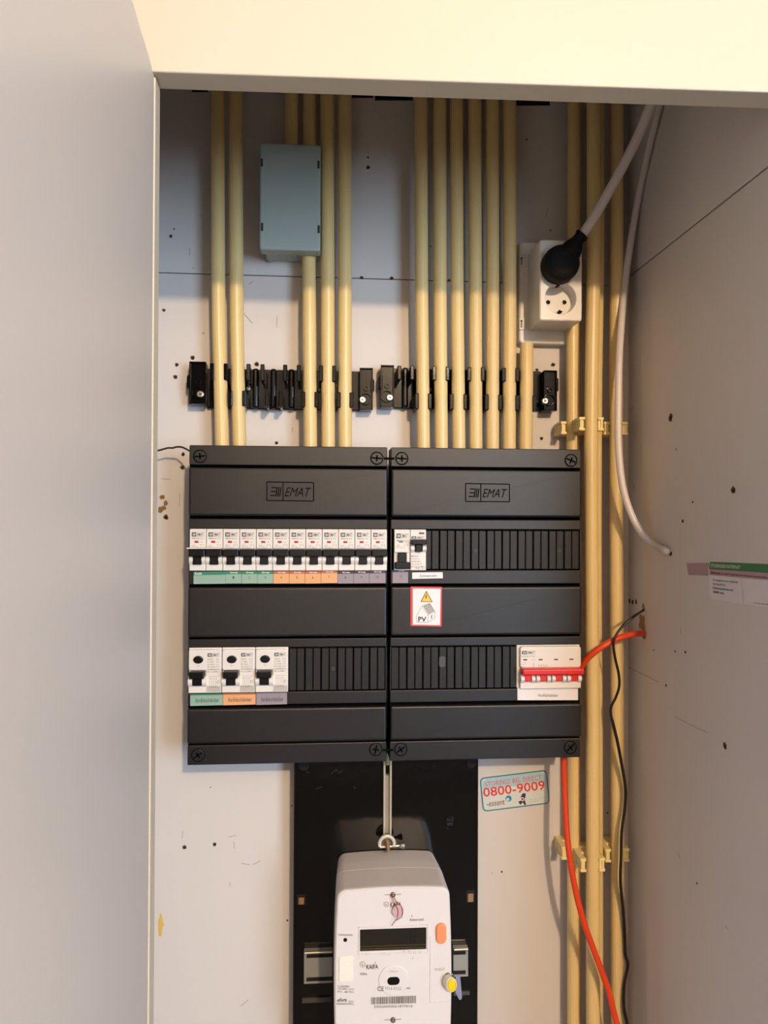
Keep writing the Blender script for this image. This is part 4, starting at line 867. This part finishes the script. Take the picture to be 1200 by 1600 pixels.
sp_ = [(.0035, -.0015, MO+.0016, .010), (.0018, -.0002, MO+.030, .010), (.0006, .0, MO+.050, .010), (.0004, 0, MF-.004, .010), (.0008, -.0004, MF-.0015, .0102), (.0022, -.0018, MF, .0105)]
bm = NB(); rings = [[(x, -o_, z) for x, z in mout(s_, ztop+d_, zbot, r_)] for s_, d_, o_, r_ in sp_[:3]]
shell(bm, rings, closed_end=True, start_cap=True); obj('rear_case', bm, METERW, em)
bm = NB(); rings = [[(x, -o_, z) for x, z in mout(s_, ztop+d_, zbot, r_)] for s_, d_, o_, r_ in [(.0007, -.0001, MO+.0503, .010)]+sp_[3:]]
shell(bm, rings, closed_end=True, start_cap=True)
dcx = pt(615, 1531, MF); cyl(bm, dcx.x, dcx.z, 24*(DW-MF)/FPX, MF-.001, MF+.0012, .0011, 0, 40)
p0, p1 = pt(562, 1506, MF), pt(667, 1489, MF)
# tilted lower edge tray beneath the display and the raised right column
a_, b_ = pt(671.5, 1462, MF), pt(704, 1565, MF); box(bm, a_.x, b_.x, -MF-.0006, -MF+.001, b_.z, a_.z, .0004, 1)
a_, b_ = pt(560, 1448, MF), pt(669, 1487, MF); 
for q in ((a_.x, b_.x, a_.z-.0008, a_.z), (a_.x, a_.x+.0010, b_.z, a_.z), (b_.x-.0010, b_.x, b_.z, a_.z), (a_.x, b_.x, b_.z-.0002, b_.z+.0006)): box(bm, q[0], q[1], -MF-.0008, -MF+.001, q[2], q[3], .0002, 1)
obj('front_cover', bm, METERW, em)
o_ = MF+.0003
bm = NB(); slab(bm, qp((562.5, 1452.5), (666, 1449), (666, 1482.5), (562.5, 1486), MF), BACKN, .0004, 0)
quad(bm, qp((563, 1480.5), (665.5, 1477), (665.5, 1478.2), (563, 1481.8), MF+.0006), 1); quad(bm, qp((563, 1478.2), (665.5, 1474.7), (665.5, 1476.6), (563, 1480.1), MF+.0006), 2); quad(bm, qp((563, 1482), (665.5, 1478.6), (665.5, 1481), (563, 1484.6), MF+.0006), 2)
for q in ((641, 1461, 642.6, 1473), (647.5, 1461, 649.1, 1473)): quad(bm, qpr(*q, MF+.0006), 1)
obj('display', bm, [LCD, LCDI, mat('display_edge_olive', (.36, .32, .20), .25, metal=.6)], em)
bm = NB(); a_, b_ = pt(681, 1473.5, MF), pt(697, 1441.5, MF); prism(bm, rrect(a_.x, b_.x, a_.z, b_.z, (b_.x-a_.x)/2-.0001, 8), MF-.001, MF+.0032, .0014, steps=3); o = obj('round_button', bm, OBTN, em); o['label'] = 'orange oval push button'
bm = NB(); a_, b_ = pt(605, 1538.3, MF), pt(624.3, 1525, MF); prism(bm, rrect(a_.x, b_.x, a_.z, b_.z, (b_.z-a_.z)/2-.0001, 8), MF, MF+.0014); obj('optical_port', bm, TOGGLE, em)
bm = NB(); a_ = pt(539.5, 1468.5, MF); cyl(bm, a_.x, a_.z, .0020, MF-.001, MF+.0004, 0, 0, 18); obj('indicator_hole', bm, TOGGLE, em)
bm = NB(); a_, b_ = pt(529.5, 1534, MF), pt(552, 1493.5, MF); prism(bm, rrect(a_.x, b_.x, a_.z, b_.z, .002, 4), MF-.001, MF+.0010, .0006)
for k in range(4): zz = b_.z-.004-.0045*k; box(bm, a_.x+.001, b_.x-.001, -MF-.0013, -MF-.0008, zz-.0003, zz+.0003)
obj('slide_cover', bm, mat('warm_white_plastic', (.90, .87, .83), .45), em)
for px, py in ((614, 1397.5), (614, 1593), (699.5, 1523)):
    a_ = pt(px, py, MF); bm = NB(); cyl(bm, a_.x, a_.z, .0026, MF-.001, MF+.0022, .0008, 0, 16); s = .009 if px < 650 else .006
    box(bm, a_.x-s, a_.x+s*.95, -MF-.0004, -MF+.001, a_.z-.0005, a_.z+.0005, 0, 1, 1); cyl(bm, a_.x, a_.z, .0008, MF+.002, MF+.0025, 0, 1, 8)
    obj('cover_screw', bm, [mat('brown_steel', (.46, .40, .35), .35, metal=.8), mat('slit_beige', (.68, .62, .57), .6)], em)
bm = NB(); P = MF+.0005; tx = lambda s, x0, y0, x1, y1, mi=1, dy=0, off=P, **k: textq(bm, s, qpr(x0, y0, x1, y1, off, dy), mi, **k)
def hexlogo(cx, cy_, r):
    pts_ = [(cx+r*math.cos(a), cy_+r*1.05*math.sin(a)) for a in [PI/2+PI/3*i for i in range(6)]]
    for i in range(6):
        a, b = pt(*pts_[i], P), pt(*pts_[(i+1) % 6], P); d = (b-a).normalized(); n_ = Vector((-d.z, 0, d.x))*.0003; quad(bm, [a+n_, b+n_, b-n_, a-n_], 2)
    a, b = pt(cx-r*.3, cy_-r*.4, P), pt(cx+r*.35, cy_+r*.4, P); quad(bm, [Vector((a.x, a.y, b.z)), Vector((b.x, a.y, b.z)), Vector((a.x, a.y, a.z))], 2)
hexlogo(603.5, 1413, 4); tx('KAIFA', 610, 1409.5, 627, 1418, 0, fat=.012)
hexlogo(566.5, 1507, 4.2); tx('KAIFA', 572.5, 1507.5, 591, 1514.5, 0, dy=-.6, fat=.015)
tx('Actieve tarief', 640, 1435, 662.5, 1439.5, 1, dy=-1); quad(bm, qpr(643.2, 1429.5, 644, 1433, P), 1)
tx('Communicatie', 528.5, 1458.5, 551, 1462, 1, dy=.5)
tx('km B7/e', 564.5, 1489.2, 579, 1492.2, 2); tx('kWh  L1', 596, 1488.6, 609.5, 1491.6, 2); tx('T1   T2   L2   L3', 629, 1486.2, 658, 1489.6, 2)
tx('E0006', 563, 1520, 573.5, 1523.8, 1); quad(bm, qpr(586, 1502.5, 586.8, 1506, P), 1); quad(bm, qpr(644.2, 1496.5, 645.2, 1498.5, P), 1)
tx('M-BUS', 679.5, 1513, 695, 1517, 2, dy=-1.2, off=MF+.0009)
tx('P1/P4 port', 608, 1516.8, 621.5, 1519.4, 1, off=MF+.0014)
tx('CE', 590, 1541.5, 600, 1548.5, 0, off=MF+.0014); tx('M16 0122', 602.5, 1541.8, 627, 1547, 2, off=MF+.0014); tx('T10000', 631, 1542.8, 641, 1545.4, 1)
for k, s in enumerate(('3x230/400V', '0,25-5(80)A  50 Hz', 'IP 51  -40/+70 C')): tx(s, 527.5, 1539.5+4.2*k, 553 if k else 546, 1542.8+4.2*k, 1, dy=.7)
tx('efora', 527, 1559.5, 541.5, 1565.5, 0, dy=-.5, shear=.3, fat=.012); tx('2016', 544.5, 1563.5, 552.5, 1566.5, 1); tx('E0026000021877016', 526.5, 1567, 552.5, 1570, 1, dy=.4)
x = 580.0; random.seed(3)
while x < 649.5:
    wd_ = random.choice((.7, .9, 1.5, 1.9)); quad(bm, [pt(x, 1558.5-(x-580)*.04, P), pt(min(x+wd_, 650), 1558.5-(x-580)*.04, P), pt(min(x+wd_, 650), 1569.5-(x-580)*.03, P), pt(x, 1569.5-(x-580)*.03, P)], 1); x += wd_+random.choice((.6, .8, 1.1))
tx('E0026000021877016', 585, 1571, 645, 1575, 1, dy=-1)
obj('print', bm, [INK, INKM, INKL], em)
# ---- yellow seal hanging from the side screw
sc_ = pt(703, 1540, MF+.010); t = thing('yellow_seal', 'round yellow security seal hanging from the meter at its right edge', 'seal', Vector((sc_.x, -MF, sc_.z)))
bm = NB(); r_ = .0072
rings = []
for k in range(9):
    u = k/8; rings.append([(sc_.x-.0012+u*.0032+r_*(.90 if 0 < k < 8 else .8)*math.cos(2*PI*i/24)*.92, -(MF+.003+u*.007), sc_.z+.0002+r_*(1.0 if 0 < k < 8 else .88)*1.12*math.sin(2*PI*i/24)) for i in range(24)])
shell(bm, rings, closed_end=True, start_cap=True); obj('seal_body', bm, CLEAR, t)
bm = NB(); cxs = sc_.x+.0024
rings = [[(cxs+.0046*f*math.cos(2*PI*i/24), -(MF+.0101+o2), sc_.z+.0006+.0066*f*math.sin(2*PI*i/24)) for i in range(24)] for f, o2 in ((1, 0), (1, .0008), (.8, .0012), (.72, .0004), (.1, .0005))]
shell(bm, rings, closed_end=True, start_cap=True); obj('seal_cap', bm, YSEAL, t)
bm = NB(); slab(bm, [pt(712, 1526, MF+.004), pt(714.5, 1523.5, MF+.004), pt(719, 1524.5, MF+.004), pt(722, 1558, MF+.004), pt(720.5, 1561.5, MF+.004), pt(717.5, 1561, MF+.004), pt(711.5, 1549, MF+.004)], Vector((-.3, -1, 0)).normalized(), .0009)
obj('seal_flap', bm, CLEARB, t)
bm = NB(); tube(bm, [pt(699.5, 1523, MF+.003), pt(701, 1527, MF+.006), pt(703, 1531, MF+.008)], .0007, seg=8); tube(bm, [pt(698, 1524, MF+.003), pt(698.5, 1528, MF+.006), pt(700, 1532, MF+.007)], .0006, seg=8); obj('seal_wire', bm, REDW, t)
# ---- clear seal with red wire
sc_ = pt(621.5, 1424, MF+.003); t = thing('clear_seal', 'small clear round seal with red wire on the meter front above the display', 'seal', Vector((sc_.x, -MF, sc_.z)))
bm = NB(); cyl(bm, sc_.x, sc_.z, .0062, MF+.0012, MF+.0036, .0008, 0, 26); obj('seal_body', bm, CLEARP, t)
bm = NB()
for P_ in ([(611, 1399), (613.5, 1405), (618, 1414), (622, 1422), (621, 1434), (616, 1441), (612, 1447)], [(615, 1401), (620, 1409), (625, 1413), (628.5, 1420), (628.5, 1431), (622, 1436.5), (619, 1438)]):
    tube(bm, [pt(a, b, MF+.0044) for a, b in P_], .00038, seg=7, smooth_k=4)
obj('seal_wire', bm, REDW, t)
